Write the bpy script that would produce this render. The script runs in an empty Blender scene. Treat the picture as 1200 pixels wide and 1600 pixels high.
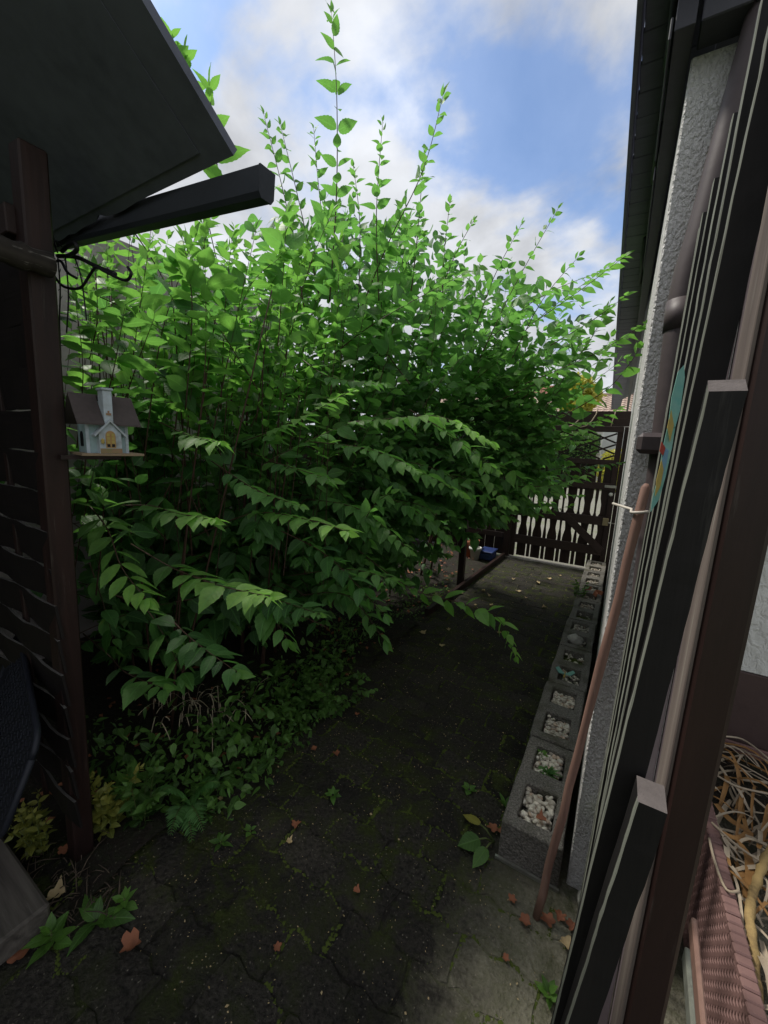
import bpy, bmesh, math, random
import numpy as np
from mathutils import Vector, Matrix
random.seed(7); rng = np.random.default_rng(11)
S = bpy.context.scene; C = S.collection
# ---------------------------------------------------------------- camera
H = 1.65; F = 620.0
R = np.array([[0.85746609, 0.12714475, -0.49858411], [0.51242798, -0.12329762, 0.84983249], [0.04657751, -0.98419099, -0.17087606]])
Rr = Matrix(((R[0,0], -R[0,1], -R[0,2], 0), (R[1,0], -R[1,1], -R[1,2], 0), (R[2,0], -R[2,1], -R[2,2], H), (0, 0, 0, 1)))
cam = bpy.data.cameras.new('camera'); co = bpy.data.objects.new('camera', cam); C.objects.link(co)
co.matrix_world = Rr; cam.sensor_fit = 'HORIZONTAL'; cam.sensor_width = 36; cam.lens = 36*F/1200; cam.clip_start = 0.02; cam.clip_end = 500
S.camera = co
def at(px, py, x=None, y=None, z=None):
    d = R @ np.array([px-600., py-800., F])
    t = (x/d[0]) if x is not None else (y/d[1]) if y is not None else (z-H)/d[2]
    return Vector((d[0]*t, d[1]*t, H+d[2]*t))
def projpts(P):
    c = (P-np.array([0, 0, H])) @ R
    zz = np.maximum(c[:, 2], 1e-4)
    return 600+F*c[:, 0]/zz, 800+F*c[:, 1]/zz, c[:, 2]
# ---------------------------------------------------------------- world, sun, exposure
SUN_EL, SUN_AZ = math.radians(56), math.radians(-86)     # azimuth from +Y (down the alley), negative = to the left
sdir = Vector((math.sin(SUN_AZ)*math.cos(SUN_EL), math.cos(SUN_AZ)*math.cos(SUN_EL), math.sin(SUN_EL)))
W = bpy.data.worlds.new('World'); S.world = W; W.use_nodes = True
nt = W.node_tree; nt.nodes.clear()
def nn(t, typ, **kw):
    n = t.nodes.new(typ)
    for k, v in kw.items(): setattr(n, k, v)
    return n
out = nn(nt, 'ShaderNodeOutputWorld'); bg = nn(nt, 'ShaderNodeBackground'); bg.inputs[1].default_value = 0.112
sky = nn(nt, 'ShaderNodeTexSky', sky_type='NISHITA', sun_disc=False, sun_elevation=SUN_EL, sun_rotation=SUN_AZ, ozone_density=2.0)
tc = nn(nt, 'ShaderNodeTexCoord'); sep = nn(nt, 'ShaderNodeSeparateXYZ'); nt.links.new(tc.outputs['Generated'], sep.inputs[0])
def wm(op, a, b=None, clamp=False):
    n = nn(nt, 'ShaderNodeMath', operation=op, use_clamp=clamp)
    for i, v in enumerate((a, b)):
        if v is None: continue
        if isinstance(v, (int, float)): n.inputs[i].default_value = v
        else: nt.links.new(v, n.inputs[i])
    return n.outputs[0]
den = wm('ADD', wm('MAXIMUM', sep.outputs[2], 0.0), 0.32)
cmb = nn(nt, 'ShaderNodeCombineXYZ'); nt.links.new(wm('DIVIDE', sep.outputs[0], den), cmb.inputs[0]); nt.links.new(wm('DIVIDE', sep.outputs[1], den), cmb.inputs[1])
def wnoise(scale, detail, dist, off, rough=0.55):
    mp = nn(nt, 'ShaderNodeMapping'); nt.links.new(cmb.outputs[0], mp.inputs[0]); mp.inputs['Location'].default_value = off
    n = nn(nt, 'ShaderNodeTexNoise'); nt.links.new(mp.outputs[0], n.inputs['Vector'])
    n.inputs['Scale'].default_value = scale; n.inputs['Detail'].default_value = detail; n.inputs['Distortion'].default_value = dist; n.inputs['Roughness'].default_value = rough
    return n.outputs['Fac']
cl = wnoise(1.9, 7, 0.5, (3.1, 1.7, 0)); cl2 = wnoise(4.5, 6, 0.2, (0.3, 5.2, 0)); cl3 = wnoise(2.6, 8, 0.3, (7.3, 2.2, 0))
nz_ = nn(nt, 'ShaderNodeTexNoise'); nt.links.new(cmb.outputs[0], nz_.inputs['Vector']); nz_.inputs['Scale'].default_value = 3.2; nz_.inputs['Detail'].default_value = 6
subn = nn(nt, 'ShaderNodeVectorMath', operation='SUBTRACT'); nt.links.new(nz_.outputs['Color'], subn.inputs[0]); subn.inputs[1].default_value = (.5, .5, .5)
scn = nn(nt, 'ShaderNodeVectorMath', operation='SCALE'); nt.links.new(subn.outputs[0], scn.inputs[0]); scn.inputs['Scale'].default_value = .55
wrp = nn(nt, 'ShaderNodeVectorMath', operation='ADD'); nt.links.new(tc.outputs['Generated'], wrp.inputs[0]); nt.links.new(scn.outputs[0], wrp.inputs[1])
wnm = nn(nt, 'ShaderNodeVectorMath', operation='NORMALIZE'); nt.links.new(wrp.outputs[0], wnm.inputs[0])
def hole(px, py, sharp, amt):          # blue gaps between the clouds, as directions of the sky
    d = Vector(R @ np.array([px-600., py-800., F])).normalized()
    dp = nn(nt, 'ShaderNodeVectorMath', operation='DOT_PRODUCT'); nt.links.new(wnm.outputs[0], dp.inputs[0]); dp.inputs[1].default_value = d
    return wm('MULTIPLY', wm('POWER', wm('MAXIMUM', dp.outputs['Value'], 0.0), sharp), amt)
base = wm('ADD', wm('MULTIPLY', cl, 1.75), wm('MULTIPLY', cl2, 0.75)); base = wm('SUBTRACT', base, 0.38)
for h in ((850, 150, 80, .55), (940, 270, 110, .30), (800, 330, 200, .22), (290, 40, 120, .62), (900, 470, 160, .2), (1150, 150, 50, .25)):
    base = wm('SUBTRACT', base, hole(*h))
ramp = nn(nt, 'ShaderNodeMapRange', interpolation_type='SMOOTHSTEP'); nt.links.new(base, ramp.inputs[0])
ramp.inputs[1].default_value = 0.34; ramp.inputs[2].default_value = 0.84; ramp.inputs[3].default_value = 0.24
dps = nn(nt, 'ShaderNodeVectorMath', operation='DOT_PRODUCT'); nt.links.new(tc.outputs['Generated'], dps.inputs[0]); dps.inputs[1].default_value = sdir
glow = wm('POWER', wm('MAXIMUM', dps.outputs['Value'], 0.0), 5.0)
cb = wm('ADD', wm('ADD', wm('MULTIPLY', cl3, 7.5), 0.35), wm('MULTIPLY', glow, 1.6))
ccol = nn(nt, 'ShaderNodeMix', data_type='RGBA', blend_type='MULTIPLY'); ccol.inputs[0].default_value = 1
ccol.inputs[6].default_value = (0.97, 1.0, 1.06, 1); nt.links.new(cb, ccol.inputs[7])
skb = nn(nt, 'ShaderNodeMix', data_type='RGBA', blend_type='MULTIPLY'); skb.inputs[0].default_value = 1
nt.links.new(sky.outputs[0], skb.inputs[6]); skb.inputs[7].default_value = (.62, .86, 1.08, 1)
mixc = nn(nt, 'ShaderNodeMix', data_type='RGBA'); nt.links.new(ramp.outputs[0], mixc.inputs[0]); nt.links.new(skb.outputs[2], mixc.inputs[6]); nt.links.new(ccol.outputs[2], mixc.inputs[7])
nt.links.new(mixc.outputs[2], bg.inputs[0]); nt.links.new(bg.outputs[0], out.inputs[0])
sl = bpy.data.lights.new('sun', 'SUN'); sl.energy = 2.5; sl.angle = math.radians(9); sl.color = (1, .95, .86)
so = bpy.data.objects.new('sun', sl); C.objects.link(so); so.rotation_euler = (-sdir).to_track_quat('-Z', 'Y').to_euler()
S.view_settings.view_transform = 'Standard'; S.view_settings.look = 'None'; S.view_settings.exposure = 0.62; S.view_settings.gamma = 1
S.render.engine = 'CYCLES'; S.cycles.max_bounces = 7; S.cycles.diffuse_bounces = 4; S.cycles.transmission_bounces = 4; S.cycles.use_denoising = True
# ---------------------------------------------------------------- materials
class Mat:
    def __init__(s, name):
        s.m = bpy.data.materials.new(name); s.m.use_nodes = True; s.t = s.m.node_tree
        s.p = s.t.nodes['Principled BSDF']; s.o = s.t.nodes['Material Output']; s.p.inputs['Specular IOR Level'].default_value = 0.3
    def n(s, typ, **kw): return nn(s.t, typ, **kw)
    def l(s, a, b): s.t.links.new(a, b)
    def coord(s, kind='Object', scale=(1, 1, 1)):
        if kind == 'World': o = s.n('ShaderNodeNewGeometry').outputs['Position']
        else: o = s.n('ShaderNodeTexCoord').outputs[kind]
        mp = s.n('ShaderNodeMapping'); s.l(o, mp.inputs[0]); mp.inputs['Scale'].default_value = scale
        return mp.outputs[0]
    def noise(s, co, scale, detail=4, rough=.55, dist=0):
        n = s.n('ShaderNodeTexNoise'); s.l(co, n.inputs['Vector']); n.inputs['Scale'].default_value = scale
        n.inputs['Detail'].default_value = detail; n.inputs['Roughness'].default_value = rough; n.inputs['Distortion'].default_value = dist
        return n.outputs['Fac']
    def vor(s, co, scale, feature='F1', outp='Distance'):
        n = s.n('ShaderNodeTexVoronoi', feature=feature); s.l(co, n.inputs['Vector']); n.inputs['Scale'].default_value = scale
        return n.outputs[outp]
    def rng(s, v, a, b, c=0., d=1.):
        n = s.n('ShaderNodeMapRange'); s.l(v, n.inputs[0])
        for i, q in enumerate((a, b, c, d)): n.inputs[i+1].default_value = q
        return n.outputs[0]
    def math(s, op, a, b=None):
        n = s.n('ShaderNodeMath', operation=op)
        for i, v in enumerate((a, b)):
            if v is None: continue
            if isinstance(v, (int, float)): n.inputs[i].default_value = v
            else: s.l(v, n.inputs[i])
        return n.outputs[0]
    def mix(s, f, a, b, blend='MIX'):
        n = s.n('ShaderNodeMix', data_type='RGBA', blend_type=blend)
        for i, v in ((0, f), (6, a), (7, b)):
            if isinstance(v, (int, float)): n.inputs[i].default_value = v
            elif isinstance(v, tuple): n.inputs[i].default_value = (*v, 1) if len(v) == 3 else v
            else: s.l(v, n.inputs[i])
        return n.outputs[2]
    def bump(s, h, strength=.5, dist=.01, prev=None):
        n = s.n('ShaderNodeBump'); s.l(h, n.inputs['Height']); n.inputs['Strength'].default_value = strength; n.inputs['Distance'].default_value = dist
        if prev is not None: s.l(prev, n.inputs['Normal'])
        return n.outputs[0]
    def fin(s, col, rough=.7, normal=None):
        if isinstance(col, tuple): s.p.inputs['Base Color'].default_value = (*col, 1)
        else: s.l(col, s.p.inputs['Base Color'])
        if isinstance(rough, (int, float)): s.p.inputs['Roughness'].default_value = rough
        else: s.l(rough, s.p.inputs['Roughness'])
        if normal is not None: s.l(normal, s.p.inputs['Normal'])
        return s.m
def wood(name, c1, c2, worn, axis=2, amount=.5, rough=.6, sc=1.0):
    m = Mat(name); st = [26*sc, 26*sc, 26*sc]; st[axis] = 1.6*sc
    co = m.coord('World', tuple(st)); g = m.noise(co, 1.0, 6, .6, .6); big = m.noise(m.coord('World', (3, 3, 3)), 1, 4)
    col = m.mix(m.rng(g, .3, .7), c1, c2)
    st2 = [60*sc]*3; st2[axis] = 3.5*sc
    sp = m.noise(m.coord('World', tuple(st2)), 1.0, 5, .7)
    w = m.math('MULTIPLY', m.rng(sp, .58, .72), m.rng(big, .42, .68)); w = m.math('MULTIPLY', w, amount)
    col = m.mix(w, col, worn)
    return m.fin(col, rough, m.bump(g, .35, .004, m.bump(sp, .25, .002)))
def plain(name, c, c2=None, rough=.6, scale=40, bump=.2, metal=0):
    m = Mat(name); co = m.coord('World'); a = m.noise(co, scale, 5, .6); b = m.noise(co, scale/8, 3)
    col = m.mix(m.math('MULTIPLY', m.rng(b, .3, .7), m.rng(a, .2, .8)), c, c2 or tuple(v*.55 for v in c))
    m.p.inputs['Metallic'].default_value = metal
    return m.fin(col, rough, m.bump(a, bump, .003))
M = {}
M['brown'] = wood('brown_stained_wood', (.014, .008, .0075), (.034, .017, .0145), (.15, .13, .115), 2, .6, .5)
M['brownx'] = wood('brown_stained_wood_across', (.026, .016, .015), (.04, .024, .021), (.2, .17, .14), 0, .5)
M['black'] = wood('dark_stained_batten_wood', (.006, .0052, .0055), (.011, .009, .009), (.09, .085, .075), 2, .4, .7)
M['edge'] = wood('pale_wood_edge', (.21, .22, .185), (.12, .125, .105), (.05, .042, .04), 2, 1.3, .8)
M['purple'] = wood('faded_purple_brown_board', (.25, .2, .21), (.19, .15, .16), (.4, .36, .33), 2, .9, .65)
M['cutend'] = plain('weathered_cut_end', (.125, .108, .104), (.045, .037, .036), .85, 70, .9)
M['weather'] = wood('grey_weathered_plank', (.13, .115, .10), (.035, .03, .027), (.26, .245, .22), 0, 1.0, .85, 1.0)
M['bark'] = wood('bark_edge', (.06, .05, .042), (.02, .017, .015), (.5, .46, .42), 1, 1.6, .9, 1.2)
M['roofunder'] = plain('slate_blue_roof_underside', (.135, .145, .19), (.07, .076, .10), .75, 26, .2)
M['gutter'] = plain('dark_slate_gutter', (.035, .04, .05), (.022, .026, .034), .5, 60, .15)
M['soffit'] = wood('dark_violet_soffit_board', (.16, .16, .215), (.13, .13, .18), (.09, .09, .1), 0, .4, .55)
M['trim'] = plain('dark_eaves_trim', (.05, .05, .062), (.035, .035, .045), .45, 50, .15)
M['pipe'] = plain('brown_downpipe', (.075, .058, .06), (.045, .035, .038), .5, 35, .15)
M['metal'] = plain('dull_zinc', (.42, .42, .38), (.2, .2, .17), .4, 60, .2, .7)
M['brass'] = plain('tarnished_brass', (.32, .27, .16), (.16, .13, .08), .4, 80, .2, .6)
M['white'] = plain('off_white_plastic', (.66, .66, .62), (.5, .5, .45), .4, 60, .1)
M['terra'] = plain('terracotta', (.42, .16, .09), (.3, .11, .07), .8, 60, .25)
M['blue'] = plain('dark_blue_plastic', (.03, .05, .16), (.02, .03, .1), .4, 30, .1)
M['rubber'] = plain('black_blue_rubber', (.016, .018, .026), (.010, .011, .016), .55, 50, .15)
M['plinth'] = plain('brown_painted_plinth', (.07, .045, .042), (.05, .032, .03), .6, 60, .25)
M['wicker'] = plain('brown_plastic_wicker', (.2, .115, .105), (.12, .07, .065), .65, 24, .3)
M['pole'] = wood('reddish_pole_wood', (.26, .155, .12), (.15, .085, .068), (.36, .29, .25), 2, .9, .7)
M['string'] = plain('pale_tie', (.55, .5, .44), None, .6, 90, .2)
M['wire'] = plain('black_wire', (.012, .012, .014), None, .5, 60, .1)
M['straw'] = plain('pale_dry_straw', (.42, .35, .26), (.24, .18, .12), .7, 70, .25)
M['tanleaf'] = plain('tan_dead_leaf', (.3, .16, .055), (.18, .085, .03), .65, 60, .3)
M['deadstem'] = plain('yellowish_rough_dead_stem', (.34, .24, .10), (.08, .05, .03), .9, 90, 1.0)
M['fallen'] = plain('orange_brown_fallen_leaf', (.30, .115, .06), (.14, .055, .035), .7, 45, .5)
M['palefallen'] = plain('pale_fallen_leaf', (.46, .36, .2), (.3, .2, .1), .65, 60, .3)
M['pebble'] = None
def mk_stucco(name, c1, c2, s=1):
    m = Mat(name); co = m.coord('World', (1, 1, .62)); a = m.noise(co, 55*s, 3, .5, .45); b = m.vor(co, 85*s, 'SMOOTH_F1'); d = m.noise(co, 2.2, 5)
    h = m.math('ADD', m.rng(a, .35, .62), m.math('MULTIPLY', b, .5))
    return m.fin(m.mix(m.rng(d, .3, .7), c1, c2), .85, m.bump(h, .95, .0055))
M['stucco'] = mk_stucco('rough_grey_stucco', (.66, .65, .63), (.54, .53, .52), 2.1)
M['stucco2'] = mk_stucco('white_stucco', (.66, .66, .64), (.55, .55, .53), .7)
m = Mat('grey_garage_wall'); co_ = m.coord('World'); a = m.noise(co_, 3, 6); b = m.noise(co_, 60, 4)
M['greywall'] = m.fin(m.mix(m.rng(a, .35, .65), (.46, .40, .39), (.33, .29, .285)), .9, m.bump(b, .4, .006))
def mk_concrete(name, c1, c2, c3):
    m = Mat(name); co = m.coord('World'); a = m.noise(co, 130, 4, .7); b = m.vor(co, 95); d = m.noise(co, 6, 4)
    col = m.mix(m.rng(a, .35, .7), c1, c2); col = m.mix(m.rng(d, .5, .68), col, c3)
    return m.fin(col, .9, m.bump(m.math('ADD', a, b), .9, .008))
M['block'] = mk_concrete('coarse_concrete_block', (.085, .08, .073), (.30, .28, .25), (.10, .095, .07))
def mk_paving(name, dark, light, moss, mossamt, joint=False):
    m = Mat(name); co = m.coord('World'); a = m.noise(co, 70, 5, .65); big = m.noise(co, 2.1, 5, .6); b = m.noise(co, 9, 5, .65, .4)
    oi = m.n('ShaderNodeObjectInfo').outputs['Random']
    col = m.mix(m.rng(a, .35, .75), dark, light)
    col = m.mix(m.math('MULTIPLY', m.rng(oi, 0, 1, 0, .55), 1.0), col, tuple(v*.45 for v in dark))
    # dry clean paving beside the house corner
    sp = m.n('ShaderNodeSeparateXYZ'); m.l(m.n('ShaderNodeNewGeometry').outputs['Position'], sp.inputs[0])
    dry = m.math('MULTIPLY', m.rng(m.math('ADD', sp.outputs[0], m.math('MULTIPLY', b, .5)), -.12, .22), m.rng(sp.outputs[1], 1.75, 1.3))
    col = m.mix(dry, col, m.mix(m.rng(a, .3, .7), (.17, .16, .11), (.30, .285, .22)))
    mo = m.math('MULTIPLY', m.rng(b, .45, .6), m.rng(big, .38 if not joint else .28, .6)); mo = m.math('MULTIPLY', mo, mossamt)
    col = m.mix(mo, col, m.mix(m.rng(a, .3, .7), moss, tuple(v*.4 for v in moss)))
    grit = m.vor(m.coord('World', (1, 1, 1)), 75); gn = m.noise(co, 55, 3, .7)
    g = m.math('MULTIPLY', m.rng(grit, .26, .12), m.rng(gn, .5, .6)); g = m.math('MULTIPLY', g, .6 if not joint else .45)
    col = m.mix(g, col, (.30, .27, .22))
    return m.fin(col, m.rng(a, .3, .7, .65, .95), m.bump(m.math('ADD', a, b), 1.0, .016))
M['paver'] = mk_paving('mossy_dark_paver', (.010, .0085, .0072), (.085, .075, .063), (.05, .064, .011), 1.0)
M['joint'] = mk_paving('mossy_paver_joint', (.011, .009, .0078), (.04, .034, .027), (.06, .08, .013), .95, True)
M['slatedge'] = plain('lit_slat_edge', (.13, .125, .115), (.04, .037, .034), .85, 40, .3)  # light caught by the slat tops, painted as a paler edge
M['soil'] = mk_paving('dark_soil', (.018, .013, .010), (.045, .033, .025), (.03, .05, .012), .5, True)
m = Mat('pebble'); oi = m.n('ShaderNodeAttribute', attribute_name='vc').outputs['Color']
co_ = m.coord('World'); a = m.noise(co_, 90, 4)
M['pebble'] = m.fin(m.mix(m.rng(a, .3, .8), oi, (.35, .3, .25), 'MULTIPLY'), .65, m.bump(a, .2, .003)); 
t_ = M['pebble'].node_tree
m = Mat('pebble_pale'); oi = m.n('ShaderNodeAttribute', attribute_name='vc').outputs['Color']; a = m.noise(m.coord('World'), 90, 4)
M['pebble'] = m.fin(m.mix(m.math('MULTIPLY', m.rng(a, .45, .8), .45), oi, (.2, .16, .12)), .65, m.bump(a, .25, .003))
def leafmat(name, cols, young, trans, tw=.38, rough=.42):
    m = Mat(name); vc = m.n('ShaderNodeAttribute', attribute_name='vc'); sp = m.n('ShaderNodeSeparateColor'); m.l(vc.outputs['Color'], sp.inputs[0])
    uv = m.n('ShaderNodeUVMap'); su = m.n('ShaderNodeSeparateXYZ'); m.l(uv.outputs[0], su.inputs[0])
    u = m.math('ABSOLUTE', m.math('SUBTRACT', su.outputs[0], .5)); v = su.outputs[1]
    ph = m.math('FRACT', m.math('MULTIPLY', m.math('SUBTRACT', v, m.math('MULTIPLY', u, .55)), 7.0))
    vein = m.rng(m.math('ABSOLUTE', m.math('SUBTRACT', ph, .5)), .40, .5); mid = m.rng(u, .05, .015)
    vv = m.math('MAXIMUM', m.math('MULTIPLY', vein, .55), mid)
    ns = m.noise(m.coord('World'), 28, 3)
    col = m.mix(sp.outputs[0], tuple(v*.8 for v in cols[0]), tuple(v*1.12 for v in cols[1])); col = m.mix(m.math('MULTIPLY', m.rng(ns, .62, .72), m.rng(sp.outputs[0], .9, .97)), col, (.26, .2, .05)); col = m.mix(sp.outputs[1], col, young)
    col = m.mix(m.math('MULTIPLY', m.rng(ns, .4, .75), .35), col, tuple(c*.6 for c in cols[0])); 
    colv = m.mix(m.math('MULTIPLY', vv, .4), col, tuple(min(1, c*1.9) for c in cols[1]))
    bf = m.n('ShaderNodeNewGeometry').outputs['Backfacing']
    colv = m.mix(m.math('MULTIPLY', bf, .45), colv, tuple(c*1.25+.02 for c in cols[1]))
    nrm = m.bump(m.math('SUBTRACT', 1.0, vv), .45, .003)
    m.fin(colv, rough, nrm); m.p.inputs['Specular IOR Level'].default_value = .4
    tr = m.n('ShaderNodeBsdfTranslucent'); tcol = m.mix(1.0, colv, trans, 'MULTIPLY'); m.l(tcol, tr.inputs[0]); 
    ms = m.n('ShaderNodeMixShader'); ms.inputs[0].default_value = tw; m.l(m.p.outputs[0], ms.inputs[1]); m.l(tr.outputs[0], ms.inputs[2]); m.l(ms.outputs[0], m.o.inputs[0])
    return m.m
M['leaf'] = leafmat('shrub_leaf', ((.038, .105, .036), (.078, .19, .054)), (.23, .43, .085), (2.1, 2.4, 1.4), .42, .5)  # young tone set bright, to paint light on the sprays as well
M['leaf2'] = leafmat('tall_shrub_leaf', ((.05, .13, .036), (.088, .205, .052)), (.16, .32, .065), (2.1, 2.3, 1.3), .45, .48)
M['herb'] = leafmat('low_herb_leaf', ((.03, .075, .02), (.075, .16, .035)), (.13, .27, .05), (2.0, 2.0, 1.2), .3)
M['yellow'] = leafmat('yellowing_leaf', ((.09, .14, .03), (.2, .22, .045)), (.36, .33, .07), (1.6, 1.6, 1.0), .3)
M['fern'] = leafmat('fern_leaf', ((.04, .12, .03), (.07, .19, .05)), (.12, .26, .06), (2.0, 2.0, 1.2), .3)
M['hedge'] = leafmat('hedge_leaf', ((.03, .08, .02), (.06, .14, .03)), (.16, .24, .05), (2, 2, 1.2), .3)
M['gold'] = leafmat('golden_tree_leaf', ((.25, .26, .04), (.38, .36, .05)), (.4, .4, .07), (1.5, 1.5, 1), .35)
M['stem'] = plain('red_brown_stem', (.075, .038, .027), (.04, .025, .018), .6, 60, .2)
M['twig'] = plain('grey_brown_branch', (.10, .075, .055), (.05, .037, .028), .8, 60, .3)
M['greenstem'] = plain('green_stem', (.12, .16, .05), (.08, .08, .03), .6, 60, .1)
M['moss'] = plain('green_moss', (.075, .10, .018), (.03, .042, .010), .95, 120, .6)
# ---------------------------------------------------------------- mesh helpers
class MB:
    def __init__(s): s.v = []; s.f = []; s.mi = []; s.vc = []
    def add(s, vs, fs, mi=0):
        b = len(s.v); s.v += [tuple(v) for v in vs]; s.f += [tuple(b+i for i in f) for f in fs]; s.mi += [mi]*len(fs); return s
    def box(s, lo, hi, mi=0, M4=None, ch=0.0):
        lo, hi = Vector(lo), Vector(hi)
        if ch <= 0:
            vs = [Vector((x, y, z)) for z in (lo.z, hi.z) for y in (lo.y, hi.y) for x in (lo.x, hi.x)]
            fs = [(0, 2, 3, 1), (4, 5, 7, 6), (0, 1, 5, 4), (1, 3, 7, 5), (3, 2, 6, 7), (2, 0, 4, 6)]
        else:
            bm = bmesh.new(); bmesh.ops.create_cube(bm, size=1)
            for v in bm.verts: v.co = Vector(((lo.x+hi.x)/2+v.co.x*(hi.x-lo.x), (lo.y+hi.y)/2+v.co.y*(hi.y-lo.y), (lo.z+hi.z)/2+v.co.z*(hi.z-lo.z)))
            bmesh.ops.bevel(bm, geom=bm.edges[:], offset=ch, segments=1, affect='EDGES'); bm.verts.index_update()
            vs = [v.co.copy() for v in bm.verts]; fs = [[v.index for v in f.verts] for f in bm.faces]; bm.free()
        if M4 is not None: vs = [M4 @ v for v in vs]
        return s.add(vs, fs, mi)
    def beam(s, a, b, w, d, side=None, mi=0, ch=.002):      # a squared bar from a to b, w across `side`, d across the third axis
        a, b = Vector(a), Vector(b); t = (b-a); L = t.length; t.normalize()
        side = Vector(side) if side is not None else t.orthogonal(); side = (side-side.dot(t)*t).normalized(); n = t.cross(side)
        M4 = Matrix(((side.x, n.x, t.x, a.x), (side.y, n.y, t.y, a.y), (side.z, n.z, t.z, a.z), (0, 0, 0, 1)))
        return s.box((-w/2, -d/2, 0), (w/2, d/2, L), mi, M4, ch)
    def tube(s, pts, rad, seg=8, mi=0, cap=True):
        pts = [Vector(p) for p in pts]; n = len(pts)
        if not hasattr(rad, '__len__'): rad = [rad]*n
        ref = None; vs = []; fs = []
        for i, p in enumerate(pts):
            t = (pts[min(i+1, n-1)]-pts[max(i-1, 0)]).normalized()
            if ref is None: ref = t.orthogonal().normalized()
            ref = (ref-ref.dot(t)*t); ref = ref.normalized() if ref.length > 1e-6 else t.orthogonal().normalized(); bn = t.cross(ref)
            for k in range(seg):
                a = 2*math.pi*k/seg; vs.append(p+(ref*math.cos(a)+bn*math.sin(a))*rad[i])
        for i in range(n-1):
            for k in range(seg): fs.append((i*seg+k, i*seg+(k+1) % seg, (i+1)*seg+(k+1) % seg, (i+1)*seg+k))
        if cap: fs.append(tuple(range(seg))[::-1]); fs.append(tuple((n-1)*seg+k for k in range(seg)))
        return s.add(vs, fs, mi)
    def prism(s, outline, off, mi=0):                        # planar outline (3-D points) extruded by the vector off
        n = len(outline); o = [Vector(p) for p in outline]; off = Vector(off)
        vs = o+[p+off for p in o]; fs = [tuple(range(n)), tuple(range(2*n-1, n-1, -1))]+[(i, i+n, (i+1) % n+n, (i+1) % n) for i in range(n)]
        return s.add(vs, fs, mi)
    def lathe(s, c, prof, seg=20, mi=0):
        c = Vector(c); vs = []; fs = []
        for r, z in prof:
            for k in range(seg): a = 2*math.pi*k/seg; vs.append(c+Vector((r*math.cos(a), r*math.sin(a), z)))
        for i in range(len(prof)-1):
            for k in range(seg): fs.append((i*seg+k, i*seg+(k+1) % seg, (i+1)*seg+(k+1) % seg, (i+1)*seg+k))
        return s.add(vs, fs, mi)
    def build(s, name, mats, parent=None, smooth=False):
        me = bpy.data.meshes.new(name); off = Vector((0, 0, 0))
        if parent is not None:
            p = parent
            while p is not None: off += p.location; p = p.parent
        me.from_pydata([tuple(Vector(v)-off) for v in s.v], [], s.f)
        for mm in (mats if isinstance(mats, (list, tuple)) else [mats]): me.materials.append(mm)
        if any(s.mi): me.polygons.foreach_set('material_index', s.mi)
        if smooth: me.polygons.foreach_set('use_smooth', [True]*len(me.polygons))
        bm = bmesh.new(); bm.from_mesh(me); bmesh.ops.recalc_face_normals(bm, faces=bm.faces[:]); bm.to_mesh(me); bm.free()
        o = bpy.data.objects.new(name, me); C.objects.link(o)
        if parent is not None: o.parent = parent
        return o
def tag(o, label, cat, group=None, kind=None):
    if label: o['label'] = label
    if cat: o['category'] = cat
    if group: o['group'] = group
    if kind: o['kind'] = kind
    return o
def thing(name, label, cat, loc=(0, 0, 0), group=None):
    o = bpy.data.objects.new(name, None); C.objects.link(o); o.location = loc; o.empty_display_size = .1
    return tag(o, label, cat, group)
def struct(o, label, cat=None): o['kind'] = 'structure'; o['label'] = label; o['category'] = cat or o.name.split('.')[0].replace('_', ' '); return o
def box(name, lo, hi, mat, parent=None, ch=.003): return MB().box(lo, hi, 0, None, ch).build(name, mat, parent)
# ---------------------------------------------------------------- leaf meshes and foliage
def leafshape(segs, width, fold=.22, droop=.25, serr=0.0, peak=.38, tw=0.0, sb=0.0):
    V = []; UV = []; Fc = []
    ts = [i/segs for i in range(segs+1)]
    for i, t in enumerate(ts):
        w = width*(math.sin(math.pi*min(1, t**.74))**.82)*(1-.12*t)*(1-.4*t**5) if 0 < t < 1 else 0.0
        if t == 1: w = 0
        if serr and 0 < t < 1: w *= 1+(serr if i % 2 else -serr)
        z = -droop*t*t
        wob = .012*math.sin(t*9+width*40); bx = sb*t*t
        V += [(-w+bx, t, z+w*fold-tw*t*w+wob), (bx, t, z), (w+bx, t, z+w*fold+tw*t*w-wob)]
        UV += [(.5-w/width/2, t), (.5, t), (.5+w/width/2, t)]
    for i in range(segs):
        a, b = 3*i, 3*i+3
        Fc += [(a, a+1, b+1, b), (a+1, a+2, b+2, b+1)]
    return np.array(V), Fc, np.array(UV)
LV = [leafshape(6, .29, .20, .20, tw=.3, sb=.06), leafshape(6, .31, .10, .28, tw=-.4, sb=-.08), leafshape(6, .27, .34, .10, sb=.1), leafshape(6, .31, .14, .42, tw=.15, sb=-.04)]
LH = [leafshape(14, .29, .2, .18, .045, tw=.3, sb=.06), leafshape(14, .315, .11, .26, .045, tw=-.4, sb=-.08), leafshape(14, .28, .32, .10, .045, sb=.1), leafshape(14, .31, .14, .40, .045, tw=.15, sb=-.04)]
_hm = {}
def heromesh(mat, var, q, yq):
    k = (mat.name, var, q, yq)
    if k not in _hm:
        V, Fc, UV = LH[var]; me = bpy.data.meshes.new('leaf'); me.from_pydata(V.tolist(), [], Fc); me.materials.append(mat)
        uvl = me.uv_layers.new(name='UVMap'); idx = np.array([l.vertex_index for l in me.loops]); uvl.data.foreach_set('uv', UV[idx].ravel())
        ca = me.color_attributes.new('vc', 'FLOAT_COLOR', 'POINT'); ca.data.foreach_set('color', np.tile([q/4, yq/4, 0, 1], len(V)).astype(np.float32))
        me.polygons.foreach_set('use_smooth', [True]*len(me.polygons)); _hm[k] = me
    return _hm[k]
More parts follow.
